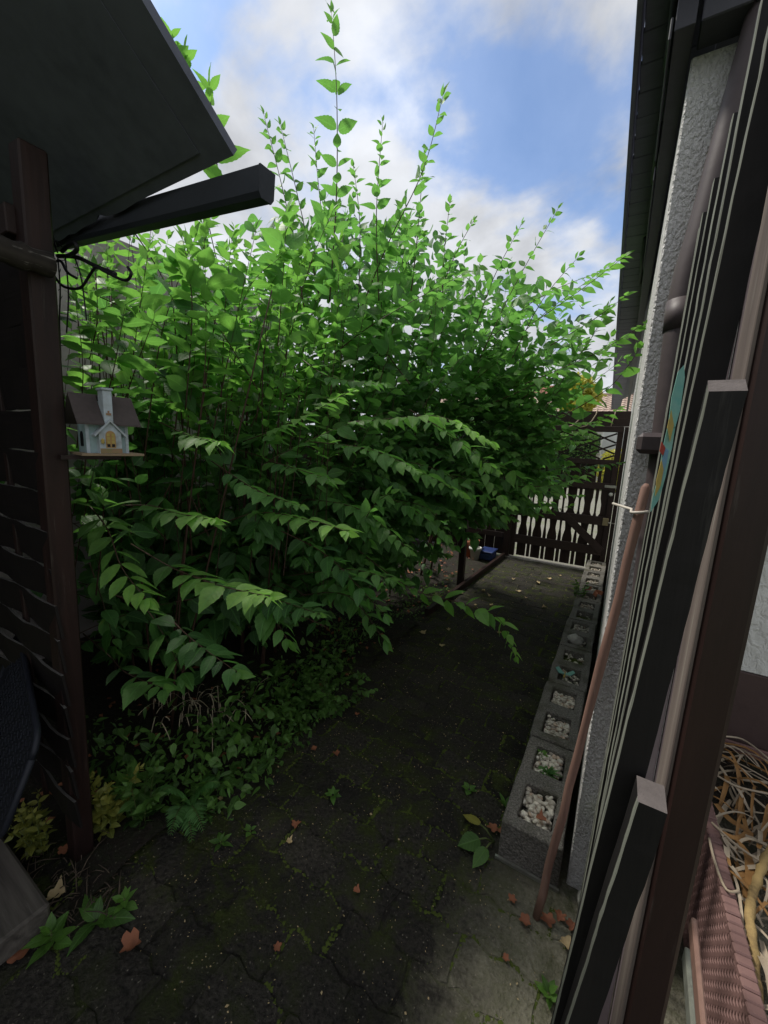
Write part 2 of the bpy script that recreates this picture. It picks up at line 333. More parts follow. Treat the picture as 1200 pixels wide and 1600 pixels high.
def merged(name, Ms, vars_, rnd, young, mat, parent, shapes=None, kind='stuff'):
    shapes = shapes or LV; Vs = []; UVs = []; Fs = []; Cs = []; base = 0
    off = np.array(parent.location) if parent is not None else np.zeros(3)
    for k, (V, Fc, UV) in enumerate(shapes):
        sel = np.where(vars_ == k)[0]
        if not len(sel): continue
        P = np.einsum('nij,vj->nvi', Ms[sel][:, :3, :3], V)+Ms[sel][:, None, :3, 3]-off
        nv = len(V); Fa = np.array(Fc); fi = (Fa[None]+(np.arange(len(sel))*nv)[:, None, None]+base).reshape(-1, 4)
        Vs.append(P.reshape(-1, 3)); Fs.append(fi); UVs.append(np.tile(UV, (len(sel), 1)))
        c = np.zeros((len(sel), nv, 4)); c[..., 0] = rnd[sel][:, None]; c[..., 1] = young[sel][:, None]; c[..., 3] = 1; Cs.append(c.reshape(-1, 4)); base += nv*len(sel)
    Vs = np.concatenate(Vs); Fs = np.concatenate(Fs); UVs = np.concatenate(UVs); Cs = np.concatenate(Cs)
    me = bpy.data.meshes.new(name); me.vertices.add(len(Vs)); me.vertices.foreach_set('co', Vs.astype(np.float32).ravel())
    me.loops.add(Fs.size); me.loops.foreach_set('vertex_index', Fs.astype(np.int32).ravel()); me.polygons.add(len(Fs))
    me.polygons.foreach_set('loop_start', np.arange(0, Fs.size, 4, dtype=np.int32)); me.polygons.foreach_set('use_smooth', np.ones(len(Fs), dtype=bool))
    me.update(calc_edges=True); uvl = me.uv_layers.new(name='UVMap'); uvl.data.foreach_set('uv', UVs[Fs.ravel()].astype(np.float32).ravel())
    ca = me.color_attributes.new('vc', 'FLOAT_COLOR', 'POINT'); ca.data.foreach_set('color', Cs.astype(np.float32).ravel()); me.materials.append(mat)
    o = bpy.data.objects.new(name, me); C.objects.link(o)
    if parent is not None: o.parent = parent
    if kind: o['kind'] = kind
    return o
UP = Vector((0, 0, 1))
def rv(s=1.0): return Vector((random.gauss(0, s), random.gauss(0, s), random.gauss(0, s)))
def bez(a, c, b, n): return [a*(1-t)**2+c*2*t*(1-t)+b*t*t for t in [i/n for i in range(n+1)]]
class Foliage:
    def __init__(s): s.M = []; s.var = []; s.rnd = []; s.y = []; s.stems = []; s.pri = []
    def leaf(s, p, axis, nrm, ln, young, pri=0, width=1.0):
        a = axis.normalized(); n = nrm-nrm.dot(a)*a
        n = n.normalized() if n.length > 1e-4 else a.orthogonal(); x = a.cross(n)
        s.M.append([[x.x*ln*width, a.x*ln, n.x*ln, p.x], [x.y*ln*width, a.y*ln, n.y*ln, p.y], [x.z*ln*width, a.z*ln, n.z*ln, p.z], [0, 0, 0, 1]])
        s.var.append(random.randrange(4)); s.rnd.append(random.random()); s.y.append(min(1, max(0, young))); s.pri.append(pri)
    def shoot(s, pts, leafed, gap, ln, r0, young=.25, pri=0, hang=.25, width=1.0, spread=.8):
        """opposite leaves in pairs along the outer `leafed` metres of a stem"""
        L = [0]
        for i in range(1, len(pts)): L.append(L[-1]+(pts[i]-pts[i-1]).length)
        T = L[-1]
        def P(d):
            d = max(0, min(T, d))
            for i in range(1, len(pts)):
                if L[i] >= d: k = (d-L[i-1])/max(1e-6, L[i]-L[i-1]); return pts[i-1].lerp(pts[i], k), (pts[i]-pts[i-1]).normalized()
            return pts[-1], (pts[-1]-pts[-2]).normalized()
        d = T; i = 0; vert = abs((pts[-1]-pts[-2]).normalized().z)
        ref = rv().normalized()
        while d > T-leafed and d > 0:
            p, t = P(d); f = (T-d)/max(leafed, .01)
            size = ln*(.45+.55*min(1, f*3.2))*(1-.18*f)*random.uniform(.72, 1.15)
            h = t.cross(UP); h = h.normalized() if h.length > .15 else t.cross(ref).normalized()
            side = h if (i % 2 == 0 or vert < .55) else t.cross(h).normalized()
            if vert >= .55: side = (side+ref.cross(t)*.25).normalized()
            for sg in (1, -1):
                if i > 1 and random.random() < .10: continue
                ax = side*sg*spread+t*(.55+.8*max(0, .12-f)*6)+UP*(-hang+random.gauss(0, .17 if pri < 2 else .09))+rv(.16 if pri < 2 else .08)
                up = UP*1.0+t*.35*(vert > .55)*-1+rv(.34 if pri < 2 else .16)+side*sg*.25
                s.leaf(p+side*sg*r0+t*random.gauss(0, gap*.10), ax, up, size*random.uniform(.88, 1.08), young*(1.3-f)+.35*max(0, .25-f)*4*young, pri, width)
            if i == 0: s.leaf(p, t+rv(.12), side+UP*.3, size*1.15, young+.3, pri, width*.8)
            d -= gap*(.35+.65*min(1, .25+f*3))*random.uniform(.85, 1.15); i += 1
        n = len(pts); s.stems.append((pts, [r0*(1-.72*k/(n-1)) for k in range(n)], pri))
    def finish(s, root, mat, hero=300, stuffname='leaf_mass', stemmat=None, mainr=.0045):
        Ms = np.array(s.M); var = np.array(s.var); rnd = np.array(s.rnd); y = np.array(s.y); pri = np.array(s.pri); N = len(Ms)
        loc = np.array([[0, .25, 0], [0, .5, -.03], [0, .75, -.1], [-.15, .4, 0], [.15, .4, 0], [-.12, .6, 0], [.12, .6, 0]])
        P = np.einsum('nij,vj->nvi', Ms[:, :3, :3], loc)+Ms[:, None, :3, 3]
        px, py, dz = projpts(P.reshape(-1, 3)); own = np.repeat(np.arange(N), len(loc)); ok = (dz > .1) & (px > 0) & (px < 1200) & (py > 0) & (py < 1600)
        cell = (py//5).astype(int)*240+(px//5).astype(int); idx = np.where(ok)[0]; order = idx[np.argsort(-dz[idx])]
        win = np.full(240*321, -1); win[np.clip(cell[order], 0, 240*321-1)] = own[order]; cnt = np.bincount(win[win >= 0], minlength=N).astype(float)
        cx, cy, cz = projpts(Ms[:, :3, 3]); rank = cnt+np.where((cz > .1), 1/np.maximum(cz, .2), 0)+pri*.5
        top = np.argsort(-rank)[:hero]; isH = np.zeros(N, bool); isH[top] = True; rl = np.array(root.location)
        for i in top:
            me = heromesh(mat, int(var[i]), int(round(rnd[i]*4)), int(round(y[i]*4)))
            o = bpy.data.objects.new('leaf', me); C.objects.link(o); o.parent = root
            mm = Ms[i].copy(); mm[:3, 3] -= rl; o.matrix_basis = Matrix(mm.tolist())
        rest = ~isH
        if rest.any(): merged(stuffname, Ms[rest], var[rest], rnd[rest], y[rest], mat, root)
        tw = MB()
        for pts, rad, p_ in s.stems:
            if p_ >= 1 or rad[0] > mainr: MB().tube(pts, rad, 6).build('branch', stemmat, root, True)
            else: tw.tube(pts, rad, 4, cap=False)
        if tw.v: tw.build('twigs', stemmat, root, True)['kind'] = 'stuff'
# ================================================================ SETTING
def sheet(name, x0, x1, y0, y1, z, nx, ny, mat, amp=0, label=None, fn=None):
    vs = []; fs = []
    for j in range(ny+1):
        for i in range(nx+1):
            x = x0+(x1-x0)*i/nx; y = y0+(y1-y0)*j/ny
            vs.append((x, y, z+(fn(x, y) if fn else 0)+random.gauss(0, amp)))
    for j in range(ny):
        for i in range(nx): a = j*(nx+1)+i; fs.append((a, a+1, a+nx+2, a+nx+1))
    return struct(MB().add(vs, fs).build(name, mat, None, True), label)
m = Mat('grass_ground'); a = m.noise(m.coord('World'), 5, 6, .7); b = m.noise(m.coord('World'), .6, 4)
M['lawn'] = m.fin(m.mix(m.rng(a, .3, .7), (.06, .10, .025), m.mix(m.rng(b, .4, .6), (.12, .15, .04), (.2, .19, .09))), .95, m.bump(a, .6, .03))
sheet('ground', -150, 150, -60, 260, -.09, 12, 12, M['lawn'], 0, 'grassy ground reaching far beyond the wooden gate')
M['street'] = mk_concrete('pale_street', (.2, .195, .165), (.27, .26, .22), (.17, .2, .11))
sheet('street', -22, 14, 6.32, 20.6, -.03, 4, 4, M['street'], 0, 'pale paved lane behind the wooden gate', None)
def bedh(x, y): return .03*math.sin(x*5+y*3)+.02*math.sin(y*11)+.05*max(0, min(1, (-1.7-x)))
sheet('garden_bed', -3.4, -1.42, .2, 6.3, .0, 26, 70, M['soil'], .012, 'dark soil bed under the shrubs', bedh)
pave = sheet('pavement', -1.75, 3.6, -1.6, 6.22, -.0045, 30, 46, M['joint'], .0015, 'mossy dark paved path leading to the gate')
# interlocking pavers, each a piece of its own
PL, PD = .25, .152
def pavermesh(k):
    r = random.Random(k); g = .0022; a = .010
    L2, D2 = PL/2-g, PD/2-g; o = []
    for fx, s in ((-1, 0), (-.75, 1), (-.25, -1), (.25, 1), (.75, -1), (1, 0)): o.append((fx*L2, -D2+s*a))
    o.append((L2+a, 0))
    for fx, s in ((1, 0), (.75, -1), (.25, 1), (-.25, -1), (-.75, 1), (-1, 0)): o.append((fx*L2, D2+s*a))
    o.append((-L2+a, 0)); n = len(o)
    jit = [(r.gauss(0, .0026), r.gauss(0, .0026)) for _ in o]
    top = [((x+jx)*.975, (y+jy)*.96, r.gauss(.0, .0010)) for (x, y), (jx, jy) in zip(o, jit)]
    bot = [(x+jx, y+jy, -.007) for (x, y), (jx, jy) in zip(o, jit)]
    me = bpy.data.meshes.new('paver'); me.from_pydata(top+bot+[(0, 0, .004)], [], [(i, (i+1) % n, 2*n) for i in range(n)]+[(i+n, (i+1) % n+n, (i+1) % n, i) for i in range(n)])
    me.materials.append(M['paver']); return me
pm = [pavermesh(k) for k in range(7)]; np_ = 0
for j in range(42):
    y = -.02+j*PD
    for i in range(-7, 3):
        x = -.01+i*PL+(PL/2 if j % 2 else 0)
        lim = -.245 if y > 1.40 else .30
        if x+PL*.45 > lim+(.06 if y > 1.4 else 0) or x < -1.60 or y > 6.1 or (x < -1.42 and y > 1.2): continue
        o = bpy.data.objects.new('paver', pm[random.randrange(7)]); C.objects.link(o); o.parent = pave; np_ += 1
        o.location = (x, y, random.gauss(0, .0011)); o.rotation_euler = (random.gauss(0, .005), random.gauss(0, .005), random.gauss(0, .012))
        if random.random() < .5: o.rotation_euler.z += math.pi
print('pavers', np_)
# moss cushions that grow out of the joints
def mosstuft(p, r, mb):
    k = 7; vs = [p+Vector((0, 0, r*.42))]; 
    for i in range(k): a = 6.283*i/k+random.random()*.4; rr = r*random.uniform(.6, 1.15); vs.append(p+Vector((rr*math.cos(a), rr*math.sin(a), -.004)))
    mb.add(vs, [(0, 1+i, 1+(i+1) % k) for i in range(k)])
mb = MB()
from mathutils import noise as mn
for _ in range(20000):
    y = random.uniform(.1, 1)**1.4*6; x = random.uniform(-1.55, .1 if y < 1.4 else -.22)
    j = round((y+.02)/PD-.5); yj = -.02+(j+.5)*PD; fx = ((x+.01-(PL/2 if j % 2 else 0))/PL) % 1
    if random.random() < .6: y = yj+.013*math.sin(fx*12.56)+random.gauss(0, .006)
    else:
        j2 = round((y+.02)/PD); i2 = round((x+.01-(PL/2 if j2 % 2 else 0))/PL-.5); x = -.01+(i2+.5)*PL+(PL/2 if j2 % 2 else 0)+random.gauss(0, .005)
    if mn.noise(Vector((x*2.3, y*1.9, 3.3)))+.5*mn.noise(Vector((x*7, y*7, 1))) < -.08 or (y > 1.38 and x > -.24): continue
    mosstuft(Vector((x, y, -.002)), random.choice([.004, .006, .008, .011])*random.uniform(.7, 1.2), mb)
o = mb.build('moss', M['moss'], None, True); tag(o, 'green moss growing in the joints of the path', 'moss', kind='stuff')
# low kerb boards at the left side of the path
k = MB().beam((-1.455, 3.4, .0), (-1.385, 6.08, .0), .04, .14, (1, 0, 0)).build('kerb_board', M['brown']); tag(k, 'dark kerb board edging the path near the gate', 'kerb')
# ---------------------------------------------------------------- garage wall behind the shrubs
box('garage_wall', (-3.75, .25, -.1), (-3.42, 3.5, 3.05), M['greywall'])
tag(bpy.data.objects['garage_wall'], 'pinkish grey rendered wall behind the tall shrub', 'wall')
o = box('boundary_fence', (-3.72, 3.52, -.1), (-3.6, 6.4, 1.7), M['brown']); tag(o, 'dark boarded fence hidden behind the big shrub', 'fence')
# ---------------------------------------------------------------- garden shed on the left
shed = thing('garden_shed', 'dark brown timber shed with woven slat panel and slate blue roof underside', 'shed', (-1.6, .53, 0))
pb, pt = at(119, 1338, z=0), at(57, 405, y=.545)
pb.y = .555; d_ = (pt-pb); MB().beam(pb+Vector((0, 0, -.03)), pb+d_*1.13, .066, .066, (1, 0, 0), 0, .005).build('post', M['brown'], shed)
mb = MB(); pts = []; 
zc = 2.10
for i in range(90): pts.append((-1.452+random.gauss(0, .004), .552-i*.02, zc+random.gauss(0, .003)))
mb.tube(pts, [.031+random.gauss(0, .0035) for _ in pts], 14); mb.build('cross_beam', M['bark'], shed, True)
box('rafter', (-3.0, .49, zc+.075), (-1.53, .55, zc+.15), M['brownx'], shed)
M['slat'] = wood('dark_slat_wood', (.009, .007, .007), (.014, .010, .010), (.07, .065, .06), 0, .3)
for i in range(16):                                          # woven slats, each bowed in and out round the uprights
    z = .2+i*.125; vs = []; fs = []; n = 24
    for q in range(n+1):
        x = -3.1+q*1.56/n; w = .007*math.sin(q*1.05+(i % 2)*math.pi)
        tz = random.gauss(0, .0015)
        for yy, zz in ((-.004, 0), (.004, 0), (.004, .1215), (-.004, .1215)): vs.append((x, .53+w+yy-.012*(zz > 0), z+zz+tz))
    for q in range(n):
        for e in (0, 1, 3): a = q*4+e; b = q*4+(e+1) % 4; fs.append((a, b, b+4, a+4))
    fs.append((3, 2, 1, 0)); fs.append((n*4, n*4+1, n*4+2, n*4+3))
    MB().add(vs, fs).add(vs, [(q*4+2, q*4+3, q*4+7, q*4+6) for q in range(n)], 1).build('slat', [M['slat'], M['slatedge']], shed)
for x in (-2.75, -2.3, -1.86): box('upright', (x, .522, .15), (x+.03, .536, 2.08), M['brown'], shed)
ye = .8; gc = at(365, 243, y=ye); sl35 = math.tan(math.radians(35))
def roofp(x, y, dz=0): return Vector((x, y, gc.z+(ye-y)*sl35+dz))
edge = []; x = gc.x
while x > -3.3: edge.append(roofp(x, ye+random.choice([0, 0, .004, -.005, -.012])*1.0)); x -= random.uniform(.03, .10)
edge.append(roofp(-3.3, ye))
MB().prism(edge+[roofp(-3.3, -2.2), roofp(gc.x, -2.2)], (0, 0.012, .02)).build('roof', M['roofunder'], shed)
e2 = [roofp(gc.x-.10, ye-.03, -.003), roofp(-3.3, ye-.02, -.003), roofp(-3.3, -2.2, -.003), roofp(gc.x-.10, -2.2, -.003)]
MB().prism(e2, (0, -.001, -.002)).build('roof_board', M['roofunder'], shed)
ga, gb = at(85, 375, y=ye+.04), at(415, 290, y=ye+.04); ga = ga+(ga-gb)*.9
t = (gb-ga).normalized(); fw = Vector((0, 1, 0)); fw = (fw-fw.dot(t)*t).normalized(); un = fw.cross(t)*-1; un = un if un.z > 0 else -un
prof = [(-.025, .036), (-.025, -.024), (-.017, -.036), (.017, -.036), (.025, -.024), (.025, .036), (.021, .036), (.021, -.021), (.015, -.032), (-.015, -.032), (-.021, -.021), (-.021, .036)]
g = MB(); g.prism([ga+fw*a+un*b for a, b in prof], gb-ga); g.build('gutter', M['gutter'], shed)
g = MB(); g.prism([gb+fw*a*1.04+un*b*1.04 for a, b in [(-.025, .036), (-.025, -.024), (-.017, -.036), (.017, -.036), (.025, -.024), (.025, .036)]], t*.006); g.build('gutter_end_cap', M['gutter'], shed)
box('unseen_back_wall', (-3.32, -2.2, .0), (-3.27, .7, 3.2), M['slat'], shed); box('unseen_rear_wall', (-3.26, -2.2, .0), (-1.2, -2.16, 3.9), M['slat'], shed)  # shed walls out of view, added to shade the slat panel
# shed floor, step planks
dk = thing('wooden_step', 'grey weathered plank step at the foot of the shed', 'step', (-1.7, .2, 0))
for i, (y0, y1, zt) in enumerate(((-.25, .11, .1), (.12, .40, .11))):
    vs = []; 
    x1 = -1.43 if i else -1.40
    mb = MB().box((-3.0, y0, .02), (x1, y1-.012, zt), 0, Matrix.Rotation(0, 4, 'Z'), .008); mb.build('plank', M['weather'], dk)
# black ribbed rubber mat leaning inside
mat_ = thing('rubber_mat', 'black rubber car mat with diamond tread leaning on the slat panel', 'mat', (-1.85, .42, .1))
mc = at(30, 1165, y=.40); e1 = (Vector((1, -.25, -.12))).normalized(); e2_ = Vector((-.12, .35, .9)); e2_ = (e2_-e2_.dot(e1)*e1).normalized(); e3 = e1.cross(e2_)
def mp(u, v, w=0): return mc+e1*u+e2_*v+e3*w
ol = []
for cx_, cy_, a0 in ((.10, .07, 0), (-.5, .07, 90), (-.5, -.15, 180), (.10, -.15, 270)):
    for q in range(5): a = math.radians(a0+q*22.5); ol.append(mp(cx_+.06*math.cos(a), cy_+.06*math.sin(a)))
MB().prism(ol, e3*-.006).build('mat_sheet', M['rubber'], mat_)
MB().tube(ol+[ol[0]], .010, 6).build('rim', M['rubber'], mat_, True)
mb = MB()
for i in range(-17, 7):
    for j in range(-12, 7):
        u, v = i*.028+(j % 2)*.014, j*.024; a = .7 if (i+j) % 2 else -.7
        if not (-.54 < u < .14 and -.19 < v < .11): continue
        p = mp(u, v, .001); dd = e1*math.cos(a)+e2_*math.sin(a); mb.beam(p-dd*.009, p+dd*.009, .004, .006, e3, 0, 0)
mb.build('tread', M['rubber'], mat_)['kind'] = 'stuff'
# ---------------------------------------------------------------- house on the right
hs = thing('house', 'rough stuccoed house with dark violet boarded eaves along the path', 'house', (.1, 1.6, 0))
box('stucco_pier', (.022, 1.496, -.1), (.30, 13.4, 2.72), M['stucco'], hs, .004)
box('side_wall', (.301, 2.1, .781), (3.6, 6, 2.72), M['stucco2'], hs)
box('plinth', (.301, 2.09, -.1), (3.6, 6, .78), M['plinth'], hs)
sbm = MB().box((-.0, -.0585, 0), (.20, .0585, .018), 0, None, .003).build('soffit_board', M['soffit'], hs); b0 = sbm
for i in range(102):
    o = b0 if i == 0 else b0.copy()
    if i: C.objects.link(o); o.parent = hs
    y = 1.30+i*.119; o.location = Vector((-.106-.0286*(y-1.5), y, 2.905+random.gauss(0, .001)))-hs.location
b0.data.transform(Matrix.Translation(hs.location))
MB().beam((-.112, 1.22, 2.965), (-.458, 13.42, 2.965), .016, .15, (1, 0, 0)).build('fascia', M['soffit'], hs)
MB().beam((-.004, 1.40, 2.81), (-.06, 13.3, 2.81), .045, .17, (1, 0, 0)).build('wall_plate', M['trim'], hs)
for y0, y1, xx in ((1.42, 1.72, -.035), (1.98, 2.35, -.038), (2.9, 3.6, -.05)):
    MB().tube([(xx, y0, 2.878), (xx-.004, y1, 2.878)], .011, 8).build('cable_cover', M['trim'], hs, True)
for y0, y1 in ((1.40, 1.9), (2.02, 2.9)):
    MB().beam((-.034, y0, 2.735), (-.036, y1, 2.735), .006, .05, (1, 0, 0)).build('trim_strip', M['trim'], hs)
box('gable_board', (.03, 1.40, 2.725), (.13, 1.49, 3.3), M['trim'], hs); box('gable_board', (.134, 1.39, 2.725), (.7, 1.48, 3.3), M['trim'], hs)
MB().prism([(-.10, 1.2, 3.05), (4.2, 1.2, 5.85), (4.2, 1.2, 6.0), (-.10, 1.2, 3.12)], (-.33, 12.3, 0)).build('roof', M['trim'], hs)
MB().prism([(.302, 2.15, 2.722), (3.6, 2.15, 2.722), (3.6, 2.15, 5.3)], (0, 3.7, 0)).build('gable_wall', M['trim'], hs)
# downpipe with elbow, bracket and base collar (part of the house)
dp = [(.143, 1.44, .0), (.136, 1.44, .5), (.104, 1.44, 1.7), (.090, 1.44, 2.08), (.095, 1.44, 2.16), (.108, 1.44, 2.25), (.172, 1.44, 2.85), (.185, 1.44, 2.97)]
dpo = MB().tube(dp, .039, 18).build('downpipe', M['pipe'], hs, True)
MB().tube([(.0925, 1.44, 2.0), (.0905, 1.44, 2.08)], .0415, 18).build('pipe_collar', M['pipe'], dpo, True)
MB().box((.03, 1.375, 1.655), (.155, 1.47, 1.715), 0, None, .012).build('pipe_bracket', M['pipe'], dpo)
MB().tube([(.138, 1.44, .32), (.1365, 1.44, .40)], .055, 18).build('pipe_clamp', plain('green_pipe_clamp', (.12, .15, .05), (.07, .08, .03), .5, 60, .2), dpo, True)
rg = [(.142+.075*math.cos(a), 1.43+.066*math.sin(a), .045) for a in [i*math.pi/14 for i in range(29)]]
MB().tube(rg, .007, 8).build('pipe_ring', M['metal'], dpo, True)
# ---------------------------------------------------------------- batten fence in front of the house corner
bf = thing('batten_fence', 'row of dark vertical battens with pale edges beside the house corner', 'fence', (.08, .9, 0))
def batten(y, xh, lean, zt, z0=0, w=.042, d=.05, cut=0.0, name='batten', es=.02):
    """xh = left edge at camera height; front face at y; paler strip on the side to the path"""
    def X(z): return xh+(z-H)*lean
    mb = MB(); c = cut
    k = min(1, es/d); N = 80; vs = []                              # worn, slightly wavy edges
    r_ = random.Random(int(y*1000)); wv_ = 0
    for i in range(N+1):
        f = i/N; z = z0+(zt-z0)*f; zb = z0+(zt+c-z0)*f; wv_ = wv_*.8+r_.gauss(0, .00012); j1, j2, j3 = r_.gauss(0, .0003), r_.gauss(0, .0004), r_.gauss(0, .0006); x = X(z)+wv_; xb = X(zb)+wv_
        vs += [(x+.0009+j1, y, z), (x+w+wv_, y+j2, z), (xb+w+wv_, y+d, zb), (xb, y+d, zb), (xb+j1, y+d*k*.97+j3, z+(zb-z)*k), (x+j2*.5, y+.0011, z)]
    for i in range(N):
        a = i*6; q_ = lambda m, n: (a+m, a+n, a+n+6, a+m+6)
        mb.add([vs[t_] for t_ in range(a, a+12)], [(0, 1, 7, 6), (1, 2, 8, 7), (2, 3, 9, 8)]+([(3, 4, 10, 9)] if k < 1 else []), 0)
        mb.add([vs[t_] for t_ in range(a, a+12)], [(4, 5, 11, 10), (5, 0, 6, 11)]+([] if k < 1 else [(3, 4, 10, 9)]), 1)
    mb.add(vs[-6:], [(0, 1, 2, 3, 4, 5)], 2 if cut else 1)
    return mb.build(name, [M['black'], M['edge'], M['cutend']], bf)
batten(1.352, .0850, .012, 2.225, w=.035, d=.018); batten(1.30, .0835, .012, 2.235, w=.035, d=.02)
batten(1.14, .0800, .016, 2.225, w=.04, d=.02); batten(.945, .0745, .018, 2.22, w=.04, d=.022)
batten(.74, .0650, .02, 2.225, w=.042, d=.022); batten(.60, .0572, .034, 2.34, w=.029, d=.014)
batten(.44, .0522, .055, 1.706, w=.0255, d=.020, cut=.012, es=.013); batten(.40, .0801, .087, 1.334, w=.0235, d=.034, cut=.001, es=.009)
MB().beam((.1105, .530, 0), (.1105, .530, 2.6), .037, .06, (1, 0, 0), 0, .004).build('post', M['brown'], bf)
M['streak'] = wood('streaked_weathered_wood', (.2, .165, .145), (.085, .065, .06), (.36, .35, .30), 2, 1.2, .85)
MB().beam((.0895, .531, .2), (.0895, .531, 2.35), .004, .056, (1, 0, 0), 0, .001).build('weathered_strip', M['streak'], bf)
box('rail', (.126, .5, 2.1), (.15, .99, 2.16), M['black'], bf); box('rail', (.126, 1.03, 2.1), (.15, 1.36, 2.16), M['black'], bf)
box('board', (.112, 1.0, .02), (.152, 1.02, 2.3), M['purple'], bf); box('board', (.154, .996, .02), (.215, 1.016, 2.3), M['purple'], bf)
# ---------------------------------------------------------------- wooden gate at the end of the path
GY = 6.14
gt = thing('wooden_gate', 'dark brown picket gate with lattice top at the end of the path', 'gate', (-.7, GY, 0))
cutp = [(.06, 0), (.43, 0), (.47, .008), (.55, .030), (.60, .028), (.74, .006), (.80, .004), (.84, .028), (.96, .030), (1.05, .008), (1.3, .006), (1.44, .012), (1.54, 0)]
def picket(x, hw, amt, yy):
    ol = [(x-hw+c*amt, yy, z) for z, c in cutp]+[(x+hw-c*amt, yy, z) for z, c in reversed(cutp)]
    MB().prism(ol, (0, .018, 0)).build('picket', M['brown'], gt)
for i in range(6):
    xc = -1.158+i*.205; picket(xc, .064, .8, GY); 
    if i < 5: picket(xc+.1025, .0225, .35, GY)
GB = GY-.024
box('rail', (-1.27, GB-.02, .26), (-.09, GB+.02, .385), M['brownx'], gt); box('rail', (-1.27, GB-.021, .68), (-.10, GB+.019, .80), M['brownx'], gt); box('rail', (-1.27, GB-.02, 1.17), (-.03, GB+.02, 1.26), M['brownx'], gt)
box('rail', (-1.30, GB-.01, 1.50), (-.04, GB+.03, 1.57), M['brownx'], gt)
MB().beam((-.62, GB-.032, .78), (-.09, GB-.032, .33), .1, .02, (.6, 0, .75)).build('brace', M['brownx'], gt)
box('stile', (-.098, GY-.04, .05), (-.03, GY+.02, 2.0), M['brown'], gt); box('stile', (-1.32, GY-.04, .05), (-1.25, GY+.02, 2.0), M['brown'], gt)
gp = box('gate_post', (-.025, GY-.05, -.1), (.045, GY+.05, 2.0), M['brown'], gt); box('gate_post', (-1.42, GY-.05, -.1), (-1.325, GY+.05, 2.1), M['brown'], gt)
box('top_beam', (-2.6, GY-.045, 2.01), (.05, GY+.05, 2.2), M['brownx'], gt); box('top_rail', (-1.30, GY-.06, 1.93), (-.04, GY-.03, 2.005), M['brownx'], gt)
box('threshold', (-1.42, GY-.06, -.02), (-.02, GY+.07, .022), M['block'], gt)
for s, r in ((1, range(-4, 9)), (-1, range(-4, 9))):
    for k in r:                                              # lattice strips clipped to the opening
        x0, z0_, x1, z1_ = -1.25, 1.575, -.1, 1.99; b = x0+k*.34; slope = .42
        pts = []
        for z in (z0_, z1_):
            xx = b+(z-z0_)/slope if s > 0 else b+(z1_-z)/slope
            pts.append([xx, z])
        for p, q in ((0, 1), (1, 0)):
            for lim in (x0, x1):
                if (pts[p][0] < x0 and lim == x0 and pts[q][0] > x0) or (pts[p][0] > x1 and lim == x1 and pts[q][0] < x1):
                    f = (lim-pts[p][0])/(pts[q][0]-pts[p][0]); pts[p] = [lim, pts[p][1]+(pts[q][1]-pts[p][1])*f]
        if min(pts[0][0], pts[1][0]) < x0-.01 or max(pts[0][0], pts[1][0]) > x1+.01: continue
        yy = GY-.012 if s > 0 else GY+.002
        MB().beam((pts[0][0], yy, pts[0][1]), (pts[1][0], yy, pts[1][1]), .022, .010, (0, 0, 1), 0, 0).build('lattice_strip', M['brown'], gt)
l_ = box('latch', (-.125, GB-.05, .69), (-.055, GB-.02, .79), M['brass'], gt); MB().tube([(-.06, GB-.06, .735), (.02, GB-.06, .735)], .007, 8).build('bolt', M['metal'], l_, True)
MB().lathe((0, 0, 0), [(.0, .012), (.02, .010), (.026, 0), (.0, 0)], 16).build('knob', M['white'], gt, True)
kn = bpy.data.objects['knob']; kn.data.transform(Matrix.Translation(gt.location)); kn.rotation_euler = (math.pi/2, 0, 0); kn.location = Vector((-.072, GY-.042, 1.115))-gt.location
h_ = box('hinge', (-.16, GB-.03, 1.20), (-.02, GB-.0205, 1.235), M['metal'], gt)
# side fence left of the gate
sf = thing('picket_fence', 'dark boarded side fence left of the gate behind the shrub', 'fence', (-2, GY, 0))
for i in range(15): box('board', (-3.64+i*.148, GY, .03), (-3.64+i*.148+.143, GY+.02, 1.95), M['brown'], sf)
box('rail', (-3.6, GY-.04, .3), (-1.425, GY-.002, .38), M['brownx'], sf); box('rail', (-3.6, GY-.04, 1.2), (-1.425, GY-.002, 1.28), M['brownx'], sf)
o = MB().beam((-1.50, 4.47, -.05), (-1.52, 4.5, 1.75), .07, .07, (1, 0, 0)).build('bed_post', M['brown']); tag(o, 'dark short timber post standing at the kerb beside the pots', 'post')
# ---------------------------------------------------------------- beyond the gate
hd = thing('hedge', 'clipped dark green hedge seen through the gate lattice', 'hedge', (-6, 21, 0))
MB().box((-11, 21.05, -.1), (-1.3, 22.4, 2.40), 0, None, .1).build('hedge_core', plain('hedge_core', (.012, .02, .008), None, .9, 30, .3), hd)
def leafcloud(name, parent, boxes, n, ln, mat, young, fn=None):
    Ms = np.zeros((n, 4, 4)); 
    for i in range(n):
        p = fn(); a = rv().normalized(); nr = (rv(.7)+UP*.8).normalized(); nr = (nr-nr.dot(a)*a).normalized(); x = a.cross(nr); l = ln*random.uniform(.7, 1.3)
        Ms[i] = [[x.x*l, a.x*l, nr.x*l, p.x], [x.y*l, a.y*l, nr.y*l, p.y], [x.z*l, a.z*l, nr.z*l, p.z], [0, 0, 0, 1]]
    return merged(name, Ms, rng.integers(0, 4, n), rng.random(n), np.clip(rng.normal(young, .2, n), 0, 1), mat, parent)
def surf():
    r = random.random()
    if r < .62: return Vector((random.uniform(-9, -1.2), 21-abs(random.gauss(0, .08)), random.uniform(0, 2.5)))
    if r < .88: return Vector((random.uniform(-9, -1.2), random.uniform(21, 22.4), 2.45+abs(random.gauss(0, .1))))
    return Vector((-1.25+abs(random.gauss(0, .08)), random.uniform(21, 22.4), random.uniform(0, 2.5)))
leafcloud('hedge_leaves', hd, None, 7000, .12, M['hedge'], .15, surf)
